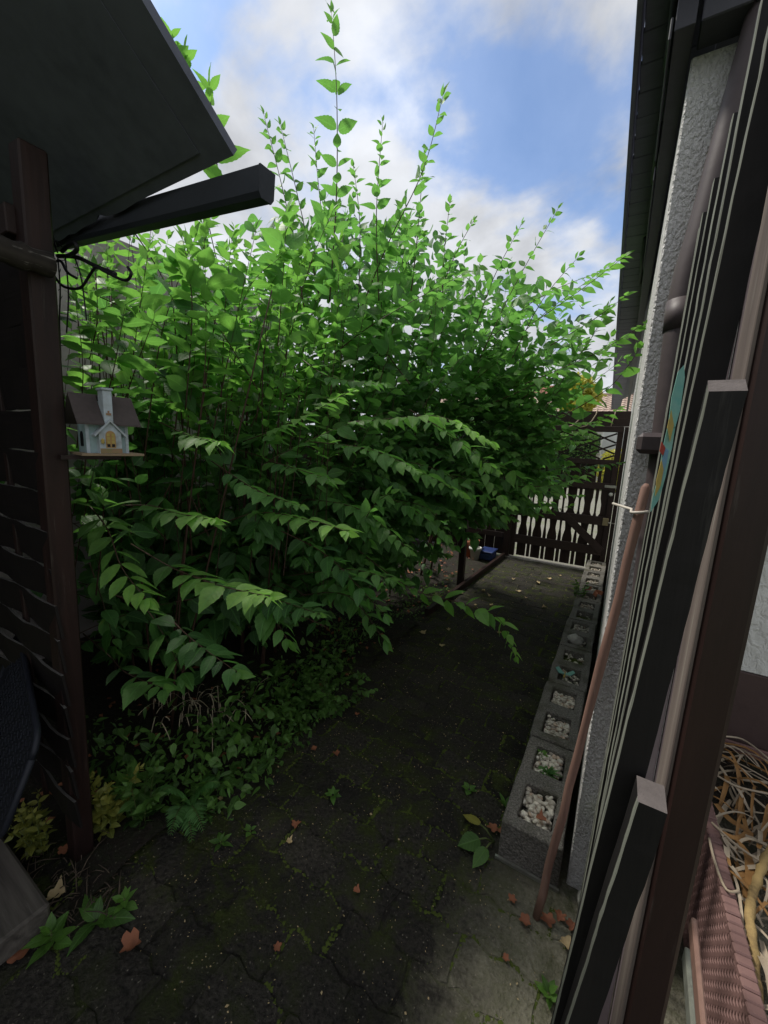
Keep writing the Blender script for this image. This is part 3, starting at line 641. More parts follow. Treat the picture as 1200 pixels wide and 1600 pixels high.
def bushy(name, c, r, n, ln, mat, young, label, cat, trunk=None):
    t = thing(name, label, cat, (c[0], c[1], 0))
    def fn():
        d = rv().normalized(); k = random.random()**.45; lump = 1+.22*math.sin(d.x*5+c[0])*math.sin(d.z*6+1)
        return Vector((c[0]+d.x*r[0]*k*lump, c[1]+d.y*r[1]*k*lump, max(.02, c[2]+d.z*r[2]*k*lump)))
    leafcloud('crown', t, None, n, ln, mat, young, fn)
    MB().tube([(c[0], c[1], -.1), (c[0]+.05, c[1], c[2]*.5), (c[0], c[1]+.03, c[2]+r[2]*.3)], [trunk or .03, (trunk or .03)*.8, .01], 7).build('trunk', M['twig'], t, True)
    return t
bushy('flowering_bush', (-.35, 20.6, .9), (.75, .6, 1.0), 3000, .11, M['gold'], .3, 'yellow green bush beside the hedge right of it', 'bush')
bushy('golden_tree', (-2.4, 24.4, 4.55), (1.0, .9, 1.25), 4200, .17, M['gold'], .5, 'golden yellow round tree in front of the tiled roofs', 'tree', .07)
bushy('street_bush', (-5.6, 24, 2.6), (1.5, 1, 1.5), 2600, .16, M['hedge'], .5, 'light green bush behind the hedge further left', 'bush', .06)
M['tile'] = plain('faded_red_roof_tile', (.44, .34, .28), (.34, .25, .2), .75, 9, .2); M['tile2'] = plain('dark_red_roof_tile', (.33, .16, .11), (.22, .11, .08), .75, 9, .2)
M['cream'] = plain('cream_house_wall', (.62, .58, .52), (.52, .48, .43), .85, 6, .1); M['glass'] = plain('dark_window_pane', (.03, .035, .045), None, .08, 5, 0)
def far_house(name, label, x0, x1, y0, y1, ez, rz, tmat, wmat, wins):
    t = thing(name, label, 'house', ((x0+x1)/2, y0, 0))
    box('wall', (x0+.3, y0+.4, -.1), (x1-.3, y1-.4, ez), wmat, t)
    MB().prism([(x0+.3, y0+.4, ez), (x0+.3, y1-.4, ez), (x0+.3, (y0+y1)/2, rz-.1)], (x1-x0-.6, 0, 0)).build('gable', wmat, t)
    rf = MB(); nx = int((x1-x0)/.11); rows = max(5, int(math.hypot(rz-ez, (y1-y0)/2)/.34))
    for sd in (0, 1):
        vs = []; fs = []
        for j in range(rows):
            for e in (0, 1):
                f = (j+e)/rows; y = y0+(y1-y0)/2*f; z = ez+(rz-ez)*f+(.05 if e == 0 else .0)
                if sd: y = y1-(y-y0)
                for i in range(nx+1): vs.append((x0+(x1-x0)*i/nx, y, z+.035*math.cos(i*math.pi*2/3)))
        for r_ in range(2*rows-1):
            for i in range(nx): a = r_*(nx+1)+i; fs.append((a, a+1, a+nx+2, a+nx+1))
        rf.add(vs, fs)
    rf.build('roof', tmat, t)
    MB().tube([(x0, (y0+y1)/2, rz+.05), (x1, (y0+y1)/2, rz+.05)], .1, 8).build('ridge', tmat, t, True)
    for (a, b, c, d) in wins:
        f = box('window', (a, y0+.36, b), (c, y0+.405, d), M['white'], t); box('pane', (a+.07, y0+.345, b+.07), (c-.07, y0+.358, d-.07), M['glass'], f)
    return t
far_house('tiled_house', 'low house with faded red tiled roof beyond the gate', -13, 2.5, 27, 33, 3.9, 5.35, M['tile'], M['cream'], [(-4.5, 1.6, -3.5, 2.8), (-2.2, 1.6, -1.2, 2.8), (-8, 1.6, -7, 2.8)])
far_house('gabled_house', 'taller cream house with dark red roof rising behind the tiled roof', -9.5, -4.6, 44, 50, 7.0, 8.4, M['tile2'], M['cream'], [(-7.6, 5.6, -6.8, 6.6), (-6.2, 5.6, -5.4, 6.6)])
o = MB().box((-1.0, 22.8, -.1), (4.8, 26, 2.9), 0, None, .02).build('white_garage', M['stucco2']); tag(o, 'plain white garage wall glimpsed through the right side of the lattice', 'garage')
#@@OBJECTS
# ================================================================ OBJECTS
# ---- hollow concrete planter blocks along the house wall
BW, BL, BH = .228, .572, .178
def blockmesh(seed):
    r = random.Random(seed); xs = [0, .05, BW-.045, BW]; ys = [0, .055, .055+.19, .055+.19+.10, BL-.055+.002, BL]; V = {}; vs = []; fs = []
    def vid(i, j, k):
        if (i, j, k) not in V:
            V[(i, j, k)] = len(vs); z = (BH, BH-.07, 0)[k]
            vs.append((xs[i]+r.gauss(0, .002), ys[j]+r.gauss(0, .002), z+r.gauss(0, .0015)*(k == 0)))
        return V[(i, j, k)]
    hole = lambda i, j: i == 1 and j in (1, 3)
    for i in range(3):
        for j in range(5):
            if hole(i, j):
                fs.append((vid(i, j, 1), vid(i+1, j, 1), vid(i+1, j+1, 1), vid(i, j+1, 1)))
                for a, b in (((i, j), (i+1, j)), ((i+1, j), (i+1, j+1)), ((i+1, j+1), (i, j+1)), ((i, j+1), (i, j))): fs.append((vid(*a, 0), vid(*b, 0), vid(*b, 1), vid(*a, 1)))
            else: fs.append((vid(i, j, 0), vid(i+1, j, 0), vid(i+1, j+1, 0), vid(i, j+1, 0)))
    per = [(i, 0) for i in range(3)]+[(3, j) for j in range(5)]+[(i, 5) for i in range(3, 0, -1)]+[(0, j) for j in range(5, 0, -1)]
    for a, b in zip(per, per[1:]+per[:1]): fs.append((vid(*a, 0), vid(*a, 2), vid(*b, 2), vid(*b, 0)))
    return vs, fs
where = ['nearest planter block of coarse concrete with white pebbles, at the front end of the row', 'second planter block from the front, its two openings full of white pebbles', 'third planter block from the front, holding the turquoise figurine and a moss patch',
         'fourth planter block from the front, holding the bleached pale rock', 'fifth planter block from the front, with a dark earth filled opening', 'sixth planter block from the front, with terracotta shards and grey plant',
         'seventh planter block from the front, second one from the gate', 'farthest planter block in the row, touching the gate post']
for b in range(8):
    vs, fs = blockmesh(b); o = MB().add(vs, fs).build('planter_block', M['block']); bm = bmesh.new(); bm.from_mesh(o.data)
    bmesh.ops.bevel(bm, geom=[e for e in bm.edges if len(e.link_faces) == 2 and e.calc_face_angle() > 1], offset=.005, segments=1, affect='EDGES'); bm.to_mesh(o.data); bm.free()
    o.location = (-.236+random.gauss(0, .003), 1.452+b*.583, 0); o.rotation_euler.z = random.gauss(0, .006)
    tag(o, where[b], 'planter block', 'concrete planter blocks along the house wall')
    if b == 0: MB().box((-.242, 1.440, -.004), (.0, 1.4495, .010)).build('metal_strip', M['metal'], o).location = (0, 0, 0); 
ms = [x for x in bpy.data.objects if x.name == 'metal_strip'][0]; pb_ = ms.parent; ms.rotation_euler.z = -pb_.rotation_euler.z
op = [(1.452+b*.583+.055+.095+.286*k) for b in range(8) for k in (0, 1)]
ico = bmesh.new(); bmesh.ops.create_icosphere(ico, subdivisions=2, radius=1); IV = np.array([v.co for v in ico.verts]); IF = [[v.index for v in f.verts] for f in ico.faces]; ico.free()
ico = bmesh.new(); bmesh.ops.create_icosphere(ico, subdivisions=1, radius=1); IV1 = np.array([v.co for v in ico.verts]); IF1 = [[v.index for v in f.verts] for f in ico.faces]; ico.free()
PV = []; PF = []; PC = []
def pebble(p, r, col, hi=True):
    V, Fc = (IV, IF) if hi else (IV1, IF1)
    sc_ = np.array([random.uniform(.8, 1.35), random.uniform(.75, 1.1), random.uniform(.5, .8)])*r
    q = np.array(Matrix.Rotation(random.random()*6.28, 3, 'Z') @ Matrix.Rotation(random.gauss(0, .5), 3, 'X'))
    k1, k2 = rng.normal(0, 1, 3), rng.normal(0, 1, 3); d = 1+.16*np.sin(V@k1*2+1)+.10*np.sin(V@k2*3.2)
    P = (V*d[:, None]*sc_)@q.T+np.array(p); b = len(PV); PV.extend(P.tolist()); PF.extend([[b+i for i in f] for f in Fc]); PC.extend([(*col, 1)]*len(V))
fill = [1, 1, 1, 1, .35, .15, .25, 1, .1, 1, .3, .9, .9, .9, .8, .8]
for k, yc_ in enumerate(op):
    n = int((240 if k < 4 else 140)*fill[k])
    for _ in range(n):
        x = -.236+.05+random.uniform(.010, .123); y = yc_+random.uniform(-.088, .088); r = random.uniform(.008, .0135) if k < 2 else random.uniform(.008, .012)
        c = random.choice([(.72, .67, .57), (.8, .76, .66), (.65, .59, .5), (.76, .7, .6), (.48, .43, .36), (.58, .45, .35)]); f = random.uniform(.75, 1.05)
        if k > 5: f *= .75
        pebble((x, y, .118+random.uniform(0, .04)), r, tuple(v*f for v in c), k < 6)
me = bpy.data.meshes.new('pebbles'); me.from_pydata(PV, [], PF); me.materials.append(M['pebble']); ca = me.color_attributes.new('vc', 'FLOAT_COLOR', 'POINT'); ca.data.foreach_set('color', np.array(PC, dtype=np.float32).ravel())
me.polygons.foreach_set('use_smooth', [True]*len(me.polygons)); o = bpy.data.objects.new('pebbles', me); C.objects.link(o); tag(o, 'cream and white pebbles filling the openings of the planter blocks', 'pebbles', kind='stuff')
PV, PF, PC = [], [], []
mb = MB()
for k in (1, 5, 8):
    for _ in range(60 if k != 1 else 14): mosstuft(Vector((-.13+random.uniform(-.055, .06), op[k]+random.uniform(-.085, .085), .125 if k != 1 else .145)), random.uniform(.01, .022), mb)
tag(mb.build('moss_patch', M['moss'], None, True), 'moss cushions inside planter block openings', 'moss', kind='stuff')
def blob(name, c, r, mat, label, cat, sq=(1, 1, 1), parent=None, amp=.2):
    k1, k2 = rng.normal(0, 1, 3), rng.normal(0, 1, 3); d = 1+amp*np.sin(IV@k1*2.2)+amp*.6*np.sin(IV@k2*4)
    P = IV*d[:, None]*np.array(sq)*r+np.array(c); o = MB().add(P.tolist(), IF).build(name, mat, parent, True)
    return tag(o, label, cat) if label else o
M['bleach'] = plain('bleached_rock', (.5, .49, .45), (.12, .11, .1), .8, 45, .6)
blob('rock', (-.145, op[6]+.02, .165), .055, M['bleach'], 'bleached pale pitted rock lying in the fourth planter block', 'rock', (1.1, 1, .75), amp=.22)
fg = thing('figurine', 'small turquoise butterfly figurine lying on a planter block', 'figurine', (-.15, op[4], .16))
M['turq'] = plain('turquoise_glaze', (.12, .36, .33), (.3, .45, .38), .3, 50, .2); M['red'] = plain('red_glaze', (.45, .07, .05), None, .35, 50, .1); M['amber'] = plain('amber_glaze', (.45, .33, .09), (.3, .25, .08), .4, 50, .2)
for s in (-1, 1): MB().prism([(-.15, op[4], .17), (-.15+s*.045, op[4]+.03, .195), (-.15+s*.06, op[4]-.005, .20), (-.15+s*.035, op[4]-.035, .185)], (0, 0, .004)).build('wing', M['turq'], fg)
MB().tube([(-.15, op[4]-.035, .165), (-.15, op[4]+.035, .175)], [.007, .004], 8).build('body', M['amber'], fg, True)
for i, (dx, dy, rot) in enumerate(((.0, 0, .4), (.05, .03, 1.3), (-.02, .07, 2.4))):
    mb = MB(); ol = []
    for q in range(7): a = -.9+q*.3; ol.append((-.10+dx+.05*math.cos(a+rot), op[10]+dy+.05*math.sin(a+rot), .185+.01*i))
    for q in range(6, -1, -1): a = -.9+q*.3; ol.append((-.10+dx+.04*math.cos(a+rot), op[10]+dy+.04*math.sin(a+rot), .185+.01*i))
    o = mb.prism(ol, (.01, 0, .04)).build('pot_shard', M['terra']); tag(o, ['lowest terracotta pot shard lying on the sixth planter block', 'terracotta pot shard leaning at the right on the sixth planter block', 'topmost terracotta pot shard farthest back on the sixth planter block'][i], 'pot shard', 'terracotta shards on the planter')
# ---- leaning pole with tie
p0, p1 = at(839, 1432, z=0), at(1009, 762, y=1.39); p0 = Vector((-.056, 1.31, .0)); p1 = at(1009, 762, y=1.36)
pl = thing('pole', 'long reddish brown wooden pole leaning against the downpipe', 'pole', p0)
pts = [p0.lerp(p1, i/14)+Vector((random.gauss(0, .0012), 0, random.gauss(0, .0012))) for i in range(15)]; pts.append(p1+(p1-p0).normalized()*.012)
MB().tube(pts, [.0132+random.gauss(0, .0006) for _ in range(14)]+[.012, .005], 12).build('shaft', M['pole'], pl, True)
tp = p0.lerp(p1, .955); tie = [tp+Vector((.021*math.cos(a), .021*math.sin(a), .004*math.cos(a))) for a in [i*math.pi/8 for i in range(17)]]
o = MB().tube([tp+Vector((-.07, .09, .006)), tp+Vector((-.02, .012, .003))]+tie[8:]+[tp+Vector((.02, .01, 0)), tp+Vector((.09, .05, 0))], .0042, 6).build('tie', M['string'], None, True); tag(o, 'pale tie holding the top of the leaning pole to the wall', 'tie')
# ---- colourful ornament hanging behind the battens
orn = thing('wall_ornament', 'colourful turquoise, red and amber bird ornament hanging between the battens', 'ornament', at(1048, 700, y=.93))
def slab(name, pix, mat, y=.93, th=.012):
    P = [at(a, b, y=y) for a, b in pix]; MB().prism(P, (0, th, 0)).build(name, mat, orn)
slab('head', [(1069, 570), (1060, 580), (1050, 620), (1045, 660), (1055, 668), (1063, 640), (1070, 590)], M['turq'])
slab('tail', [(1045, 660), (1036, 700), (1030, 740), (1020, 778), (1017, 800), (1030, 780), (1040, 745), (1050, 700), (1055, 668)], M['turq'], .932)
slab('breast', [(1034, 690), (1031, 705), (1036, 712), (1040, 700)], M['red'], .926); slab('feather', [(1049, 640), (1043, 668), (1047, 690), (1053, 664)], M['amber'], .927); slab('feather', [(1034, 718), (1026, 750), (1024, 775), (1032, 760), (1037, 735)], M['amber'], .926)
M['skyglaze'] = plain('blue_glaze', (.16, .3, .42), (.1, .2, .3), .35, 40, .2); slab('wing', [(1040, 700), (1030, 735), (1026, 758), (1034, 752), (1042, 722), (1045, 704)], M['skyglaze'], .928)
# ---- hooks on the gate beam
for (px, py), lb in (((812, 0), 'curved pale plant hook hanging leftmost on the gate beam'), ((925, 0), 'curved pale plant hook in the middle of the gate beam'), ((958, 0), 'straight pale hook nearest the house on the gate beam')):
    x = at({812: 908, 925: 930, 958: 959}[px], 645, y=GY-.06).x; a = .09 if px != 958 else .01
    o = MB().tube([(x+.02, GY+.03, 2.205), (x+.02, GY-.05, 2.215), (x+.015, GY-.062, 2.16), (x-a*.3, GY-.064, 2.07), (x-a, GY-.066, 2.005), (x-a*1.7, GY-.066, 1.985), (x-a*2.1, GY-.066, 2.0)][:7 if px != 958 else 5], .007, 6).build('hook', M['straw'], None, True); tag(o, lb, 'hook', 'hooks on the gate beam')
# ---- pots by the gate
def pot(label, c, r, h, mat, cat='flower pot'):
    mb = MB().lathe((c[0], c[1], 0), [(.001, 0), (r*.66, 0), (r*.92, h*.8), (r*1.08, h*.8), (r*1.1, h), (r*.95, h), (r*.85, h*.75), (r*.6, .03), (.001, .03)], 20); o = mb.build('flower_pot' if cat == 'flower pot' else cat, mat, None, True); return tag(o, label, cat)
pot('terracotta flower pot standing beside the dark kerb post', (-1.83, 5.75, 0), .13, .27, M['terra']); pot('white flower pot standing right of the terracotta pot', (-1.70, 5.62, 0), .085, .2, M['white'])
o = MB().box((-1.66, 5.66, 0), (-1.46, 5.95, .13), 0, None, .03).box((-1.67, 5.65, .132), (-1.45, 5.96, .15), 0, None, .008).build('storage_box', M['blue']); tag(o, 'dark blue plastic box beside the white pot near the gate', 'box')
# ---- bird house on the shed post
bh = thing('bird_house', 'pale turquoise bird house with grey roof, white chimney and arched window', 'bird house', at(163, 707, y=.67))
B = Matrix.Translation(bh.location) @ Matrix.Rotation(math.radians(82), 4, 'Z') @ Matrix.Diagonal((.86, .92, 1.0, 1))
def bhp(name, mbx, mat, par=None):
    mbx.v = [tuple(B @ Vector(v)) for v in mbx.v]; return mbx.build(name, mat, par or bh)
M['mint'] = plain('weathered_mint_paint', (.34, .46, .48), (.16, .19, .16), .75, 28, .35); M['palepaint'] = plain('chipped_white_paint', (.52, .6, .67), (.2, .19, .16), .75, 32, .4)
M['shingle'] = plain('grey_brown_roof_felt', (.085, .068, .065), (.045, .038, .036), .85, 70, .4); M['ochre'] = plain('ochre_painted_window', (.42, .26, .10), (.3, .16, .06), .6, 90, .2); M['dark'] = plain('dark_opening', (.012, .012, .014), None, .7, 10, 0)
M['mossbrick'] = plain('brick_and_moss_paint', (.32, .17, .11), (.14, .22, .08), .8, 40, .3); M['rawwood'] = plain('pale_raw_wood_edge', (.3, .22, .14), (.18, .13, .09), .8, 70, .3)
bhp('base_plate', MB().box((-.092, -.075, -.008), (.112, .062, 0), 0, None, .001), M['rawwood'])
bhp('body', MB().box((-.066, -.045, 0), (.066, .05, .112)).prism([(-.066, -.045, .112), (-.066, .05, .112), (-.066, .0025, .165)], (.132, 0, 0)), M['mint'])
bhp('corner_board', MB().box((-.0685, -.0475, 0), (-.058, -.0445, .112)), M['palepaint']); bhp('corner_board', MB().box((.058, -.0475, 0), (.0685, -.0445, .112)), M['palepaint'])
def roofslab(x0, x1, y0, z0, y1, z1, th): return MB().prism([(x0, y0, z0), (x1, y0, z0), (x1, y1, z1), (x0, y1, z1)], (0, 0, th))
bhp('roof_panel', roofslab(-.10, -.016, -.078, .088, .0025, .180, .005), M['shingle']); bhp('roof_panel', roofslab(.016, .104, -.078, .088, .0025, .180, .005), M['shingle']); bhp('roof_panel', roofslab(-.10, .104, .083, .088, .0026, .180, .005), M['shingle'])
bhp('chimney', MB().box((-.0145, -.070, .085), (.0145, -.02, .196), 0, None, .001), M['palepaint']); bhp('chimney_cap', MB().box((-.019, -.075, .1965), (.019, -.016, .204), 0, None, .002), M['palepaint'])
bhp('ornament', MB().box((-.008, -.0725, .12), (.008, -.0702, .127)).box((-.0025, -.0725, .1275), (.0025, -.0702, .134)), M['mossbrick'])
pc_ = bhp('porch', MB().box((-.036, -.073, 0), (.036, -.0455, .064)).prism([(-.036, -.073, .0642), (.036, -.073, .0642), (0, -.073, .098)], (0, .0275, 0)), M['palepaint'])
for s in (-1, 1): bhp('porch_roof', MB().prism([(s*.050, -.082, .052), (0, -.082, .1), (0, -.082, .107), (s*.052, -.082, .058)], (0, .04, 0)), M['palepaint'], pc_)
bhp('brickwork', MB().box((-.034, -.0752, .0005), (.036, -.0732, .016)), M['mossbrick'], pc_)
arch = [(-.016, -.0755, .018), (.016, -.0755, .018)]+[(.016*math.cos(a), -.0755, .056+.016*math.sin(a)) for a in [i*math.pi/10 for i in range(11)]]
fr = [(x*1.42, y+.0012, .014 if z < .02 else .056+(z-.056)*1.4 if z > .056 else z) for x, y, z in arch]
bhp('window_surround', MB().prism(fr, (0, .0024, 0)), M['palepaint'], pc_); wn = bhp('window', MB().prism(arch, (0, .0012, 0)), M['ochre'], pc_)
for r_ in range(4):
    for s in (-1, 1): bhp('window_pane', MB().box((s*.0075-.0048, -.0768, .021+r_*.0112), (s*.0075+.0048, -.0756, .030+r_*.0112)), M['dark'] if r_ == 0 else M['amber'], pc_)
bhp('lantern', MB().lathe((-.027, -.079, .03), [(.001, 0), (.005, .002), (.006, .012), (.003, .016), (.001, .018)], 10), M['amber'], pc_)
sd = [(-.0672, -.012, .02), (-.0672, .018, .02)]+[(-.0672, .003+.015*math.cos(a), .052+.015*math.sin(a)) for a in [i*math.pi/10 for i in range(11)]]
bhp('entrance', MB().prism(sd, (-.0012, 0, 0)), M['dark'])
bhp('bracket', MB().box((-.14, -.02, -.022), (.05, .02, -.0085)), M['brown'])
# ---- black wire coil and dead twigs at the shed corner
cw = thing('wire_coil', 'loose black wire coil hanging from the beam end beside the post', 'wire', at(110, 400, y=.62))
def wirepts(pix, y): return [at(a, b, y=y+random.gauss(0, .006)) for a, b in pix]
def smooth(P, n=5):
    o = []
    for i in range(len(P)-1):
        a, b, c, d = P[max(0, i-1)], P[i], P[i+1], P[min(len(P)-1, i+2)]
        for k in range(n): t = k/n; o.append(.5*((2*b)+(c-a)*t+(2*a-5*b+4*c-d)*t*t+(3*b-a-3*c+d)*t**3))
    return o+[P[-1]]
for pix, r in (([(97, 393), (108, 383), (118, 380), (119, 392), (105, 400)], .006), ([(85, 432), (100, 448), (125, 450), (140, 430), (150, 418), (165, 425), (195, 438), (205, 428), (200, 418)], .004), ([(90, 400), (120, 402), (150, 416), (180, 428)], .006), ([(83, 410), (95, 408), (105, 425), (120, 435)], .004)):
    MB().tube(smooth(wirepts(pix, .62)), r, 6).build('wire', M['wire'], cw, True)
for pix in ([(90, 400), (94, 450), (93, 500), (95, 560)], [(102, 402), (107, 460), (104, 520)], [(118, 405), (128, 440), (135, 500)], [(70, 320), (82, 365), (90, 395)], [(72, 360), (85, 375), (97, 385)]):
    P = smooth(wirepts(pix, .62)); MB().tube(P, .0022, 5).build('strand', M['wire'], cw, True)
    mb = MB()
    for p in P[1::2]: dd = rv().normalized()*.018; mb.tube([p, p+dd], [.0016, .0008], 4)
    mb.build('barbs', M['wire'], cw)['kind'] = 'stuff'
# ---- woven planter trough with dead plants, right of the post
tr = thing('planter_trough', 'brown plastic wicker trough with dead straw leaves behind the post', 'planter', (.4, .9, 0))
TX, TZ, Y0, Y1 = .385, .49, .12, 2.07
box('wall_panel', (TX, Y0, .03), (TX+.012, Y1, TZ-.012), M['wicker'], tr); box('wall_panel', (TX+.4, Y0, .03), (TX+.412, Y1, TZ-.012), M['wicker'], tr); box('end_panel', (TX+.0125, Y1-.012, .03), (TX+.3995, Y1, TZ-.012), M['wicker'], tr)
wv = MB()
for j in range(22):
    for i in range(66):
        y = Y0+.012+i*.029; z = .05+j*.0195
        wv.add([(TX-.001, y-.013+(j % 2)*.0145, z-.008), (TX-.001, y+.013+(j % 2)*.0145, z-.008), (TX-.001, y+.013+(j % 2)*.0145, z+.008), (TX-.001, y-.013+(j % 2)*.0145, z+.008), (TX-.004, y+(j % 2)*.0145, z-.006), (TX-.004, y+(j % 2)*.0145, z+.006)],
               [(0, 4, 5, 3), (4, 1, 2, 5), (0, 1, 4), (3, 5, 2)])
wv.build('weave', M['wicker'], tr)['kind'] = 'stuff'
sg = MB().box((0, -.0118, -.010), (.034, .0118, .010), 0, None, .0035).build('rim_segment', M['wicker'], tr); n0 = int((Y1-Y0)/.0245)
for i in range(n0):
    o = sg if i == 0 else sg.copy()
    if i: C.objects.link(o); o.parent = tr
    o.location = Vector((TX-.008, Y0+.013+i*.0245, TZ+random.gauss(0, .0006)))-tr.location; o.rotation_euler.z = .10+random.gauss(0, .01)
sg.data.transform(Matrix.Translation(tr.location))
sheetv = MB(); nx_, ny_ = 8, 40
vs = [(TX+.0125+.387*i/nx_, Y0+.002+(Y1-.014-Y0)*j/ny_, TZ-.05+random.gauss(0, .008)) for j in range(ny_+1) for i in range(nx_+1)]
sheetv.add(vs, [(j*(nx_+1)+i, j*(nx_+1)+i+1, (j+1)*(nx_+1)+i+1, (j+1)*(nx_+1)+i) for j in range(ny_) for i in range(nx_)]); sheetv.build('soil', M['soil'], tr, True)
def strap(pts, w, up=UP):
    vs = []; fs = []; n = len(pts)
    for i, p in enumerate(pts):
        t = (pts[min(i+1, n-1)]-pts[max(0, i-1)]).normalized(); s_ = t.cross(up); s_ = s_.normalized() if s_.length > .05 else t.orthogonal(); f = i/(n-1); ww = w*math.sin(math.pi*min(1, .12+f*.88))**.5
        n_ = s_.cross(t); vs += [p-s_*ww, p-n_*ww*.35, p+s_*ww]
    for i in range(n-1): a = 3*i; fs += [(a, a+1, a+4, a+3), (a+1, a+2, a+5, a+4)]
    return vs, fs
dp_ = thing('dead_plant', 'dead strappy plant with straw coloured curled leaves in the trough', 'plant', (.55, 1.1, .44))
for i in range(260):
    a = random.random()*6.283; c0 = Vector((random.uniform(.42, .78), random.choice([random.uniform(.6, 1.5), random.uniform(1.3, 2.0)]), .45)); L_ = random.uniform(.10, .28); d0 = Vector((math.cos(a), math.sin(a), 0)); h = random.uniform(.01, .08)
    curl = random.uniform(-.12, .12); P = []
    for k in range(9): t = k/8; P.append(c0+d0*L_*t+Vector((-d0.y, d0.x, 0))*curl*t*t+UP*(.004+h*math.sin(math.pi*t)*(1.2-t)))
    for p in P: p.x = max(TX+.03, p.x); p.y = min(2.04, p.y)
    vs, fs = strap(P, random.uniform(.003, .008)); MB().add(vs, fs).build('dry_leaf', M['straw'] if random.random() < .75 else M['tanleaf'], dp_, True)
for pix, w in (([(1118, 1255), (1140, 1280), (1170, 1300), (1150, 1310), (1112, 1290)], .012), ([(1165, 1400), (1172, 1370), (1168, 1335), (1150, 1310)], .011), ([(1185, 1325), (1196, 1290), (1200, 1255)], .008)):
    P = smooth([at(a, b, z=.49) for a, b in pix], 4); vs, fs = strap(P, w); MB().add(vs, fs).build('dry_leaf', M['tanleaf'], dp_, True)
for pix in ([(1112, 1285), (1150, 1320), (1195, 1350)], [(1108, 1310), (1118, 1350), (1135, 1390), (1155, 1392)], [(1110, 1205), (1150, 1228), (1200, 1240)], [(1120, 1150), (1160, 1155), (1200, 1185)]):
    MB().tube(smooth([at(a, b, z=.51) for a, b in pix], 5), .0035, 6).build('stalk', M['straw'], dp_, True)
ds = MB(); P = [at(1188, 1610, z=.46), at(1178, 1500, z=.475), at(1172, 1420, z=.49), at(1185, 1370, z=.5), at(1200, 1335, z=.52), at(1230, 1290, z=.56)]; Q = smooth(P, 8)
ds.tube([p+rv(.0008) for p in Q], [.0105+.0012*math.sin(i*1.7)+random.gauss(0, .0007) for i in range(len(Q))], 14)
o = ds.build('dead_branch', M['deadstem'], None, True); tag(o, 'thick corky yellowish dead branch lying in the trough', 'branch')
for i, (pix, lb) in enumerate((([(1082, 1440), (1092, 1520), (1098, 1620)], 'pale thin lath standing left against the wicker trough'), ([(1072, 1490), (1078, 1540), (1084, 1640)], 'grey thin lath standing nearest the post beside the trough'))):
    a, b = at(*pix[0], y=.75), at(*pix[2], y=.62); o = MB().beam(b, a, .008, .03, (1, 0, 0)).build('lath', M['edge'] if i else M['pole']); tag(o, lb, 'lath')
#@@PLANTS
# ================================================================ SHRUBS
def bend(a, b, up=.25, n=10, out=0.0):
    c = a.lerp(b, .5)+UP*(b-a).length*up+Vector((out, 0, 0)); return bez(a, c, b, n)
big = thing('shrub', 'huge green shrub with arching leafy shoots spreading over the path', 'shrub', (-1.9, 2.8, 0))
fo = Foliage()
def pix(pts, ys): return [at(p[0], p[1], y=y) for p, y in zip(pts, ys)]
def hero(f, pts, ys, leafed, ln, gap=None, young=.3, hang=.25, r=.0035, spread=.8, width=1.0):  # young: new growth, and on near sprays light put into the colour
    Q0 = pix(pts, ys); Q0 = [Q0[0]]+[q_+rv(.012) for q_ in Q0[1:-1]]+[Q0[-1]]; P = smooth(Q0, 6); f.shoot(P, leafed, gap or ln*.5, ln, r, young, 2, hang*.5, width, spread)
# tall shoots against the sky
for pts, y, lf, ln in ((((515, 470), (528, 300), (527, 160), (518, 20)), 2.0, 1.5, .105), (((565, 480), (600, 380), (655, 265), (692, 150)), 2.3, 1.4, .105), (((592, 470), (596, 330), (598, 190)), 2.3, 1.1, .085),
                       (((475, 480), (450, 330), (412, 178)), 2.1, 1.2, .085), (((500, 470), (470, 320), (438, 195)), 2.2, 1.1, .085), (((640, 480), (655, 350), (662, 240)), 2.6, 1.0, .085),
                       (((690, 520), (698, 400), (703, 318)), 2.9, .8, .09), (((670, 500), (710, 400), (740, 345)), 3.0, .9, .09), (((750, 560), (800, 450), (872, 326)), 3.2, 1.5, .10),
                       (((740, 520), (770, 430), (815, 350)), 3.1, 1.0, .09), (((530, 480), (505, 330), (490, 200)), 2.4, 1.2, .085), (((560, 480), (560, 350), (552, 260)), 2.5, 1.0, .085),
                       (((720, 620), (830, 500), (962, 408)), 3.5, 1.6, .10), (((700, 600), (820, 480), (935, 425)), 3.6, 1.5, .10), (((700, 660), (850, 590), (1003, 512)), 3.4, 1.9, .105), (((790, 640), (900, 560), (955, 470)), 3.6, 1.2, .10), (((800, 660), (880, 620), (975, 560)), 3.8, 1.2, .10),
                       (((640, 600), (600, 520), (640, 400)), 2.6, 1.0, .095), (((800, 560), (850, 470), (905, 400)), 3.4, 1.0, .095), (((430, 640), (560, 520), (720, 430)), 2.1, 1.2, .10)):
    hero(fo, pts, [y]*len(pts), lf, ln*1.12, ln*.78, .3, .12, .0045)
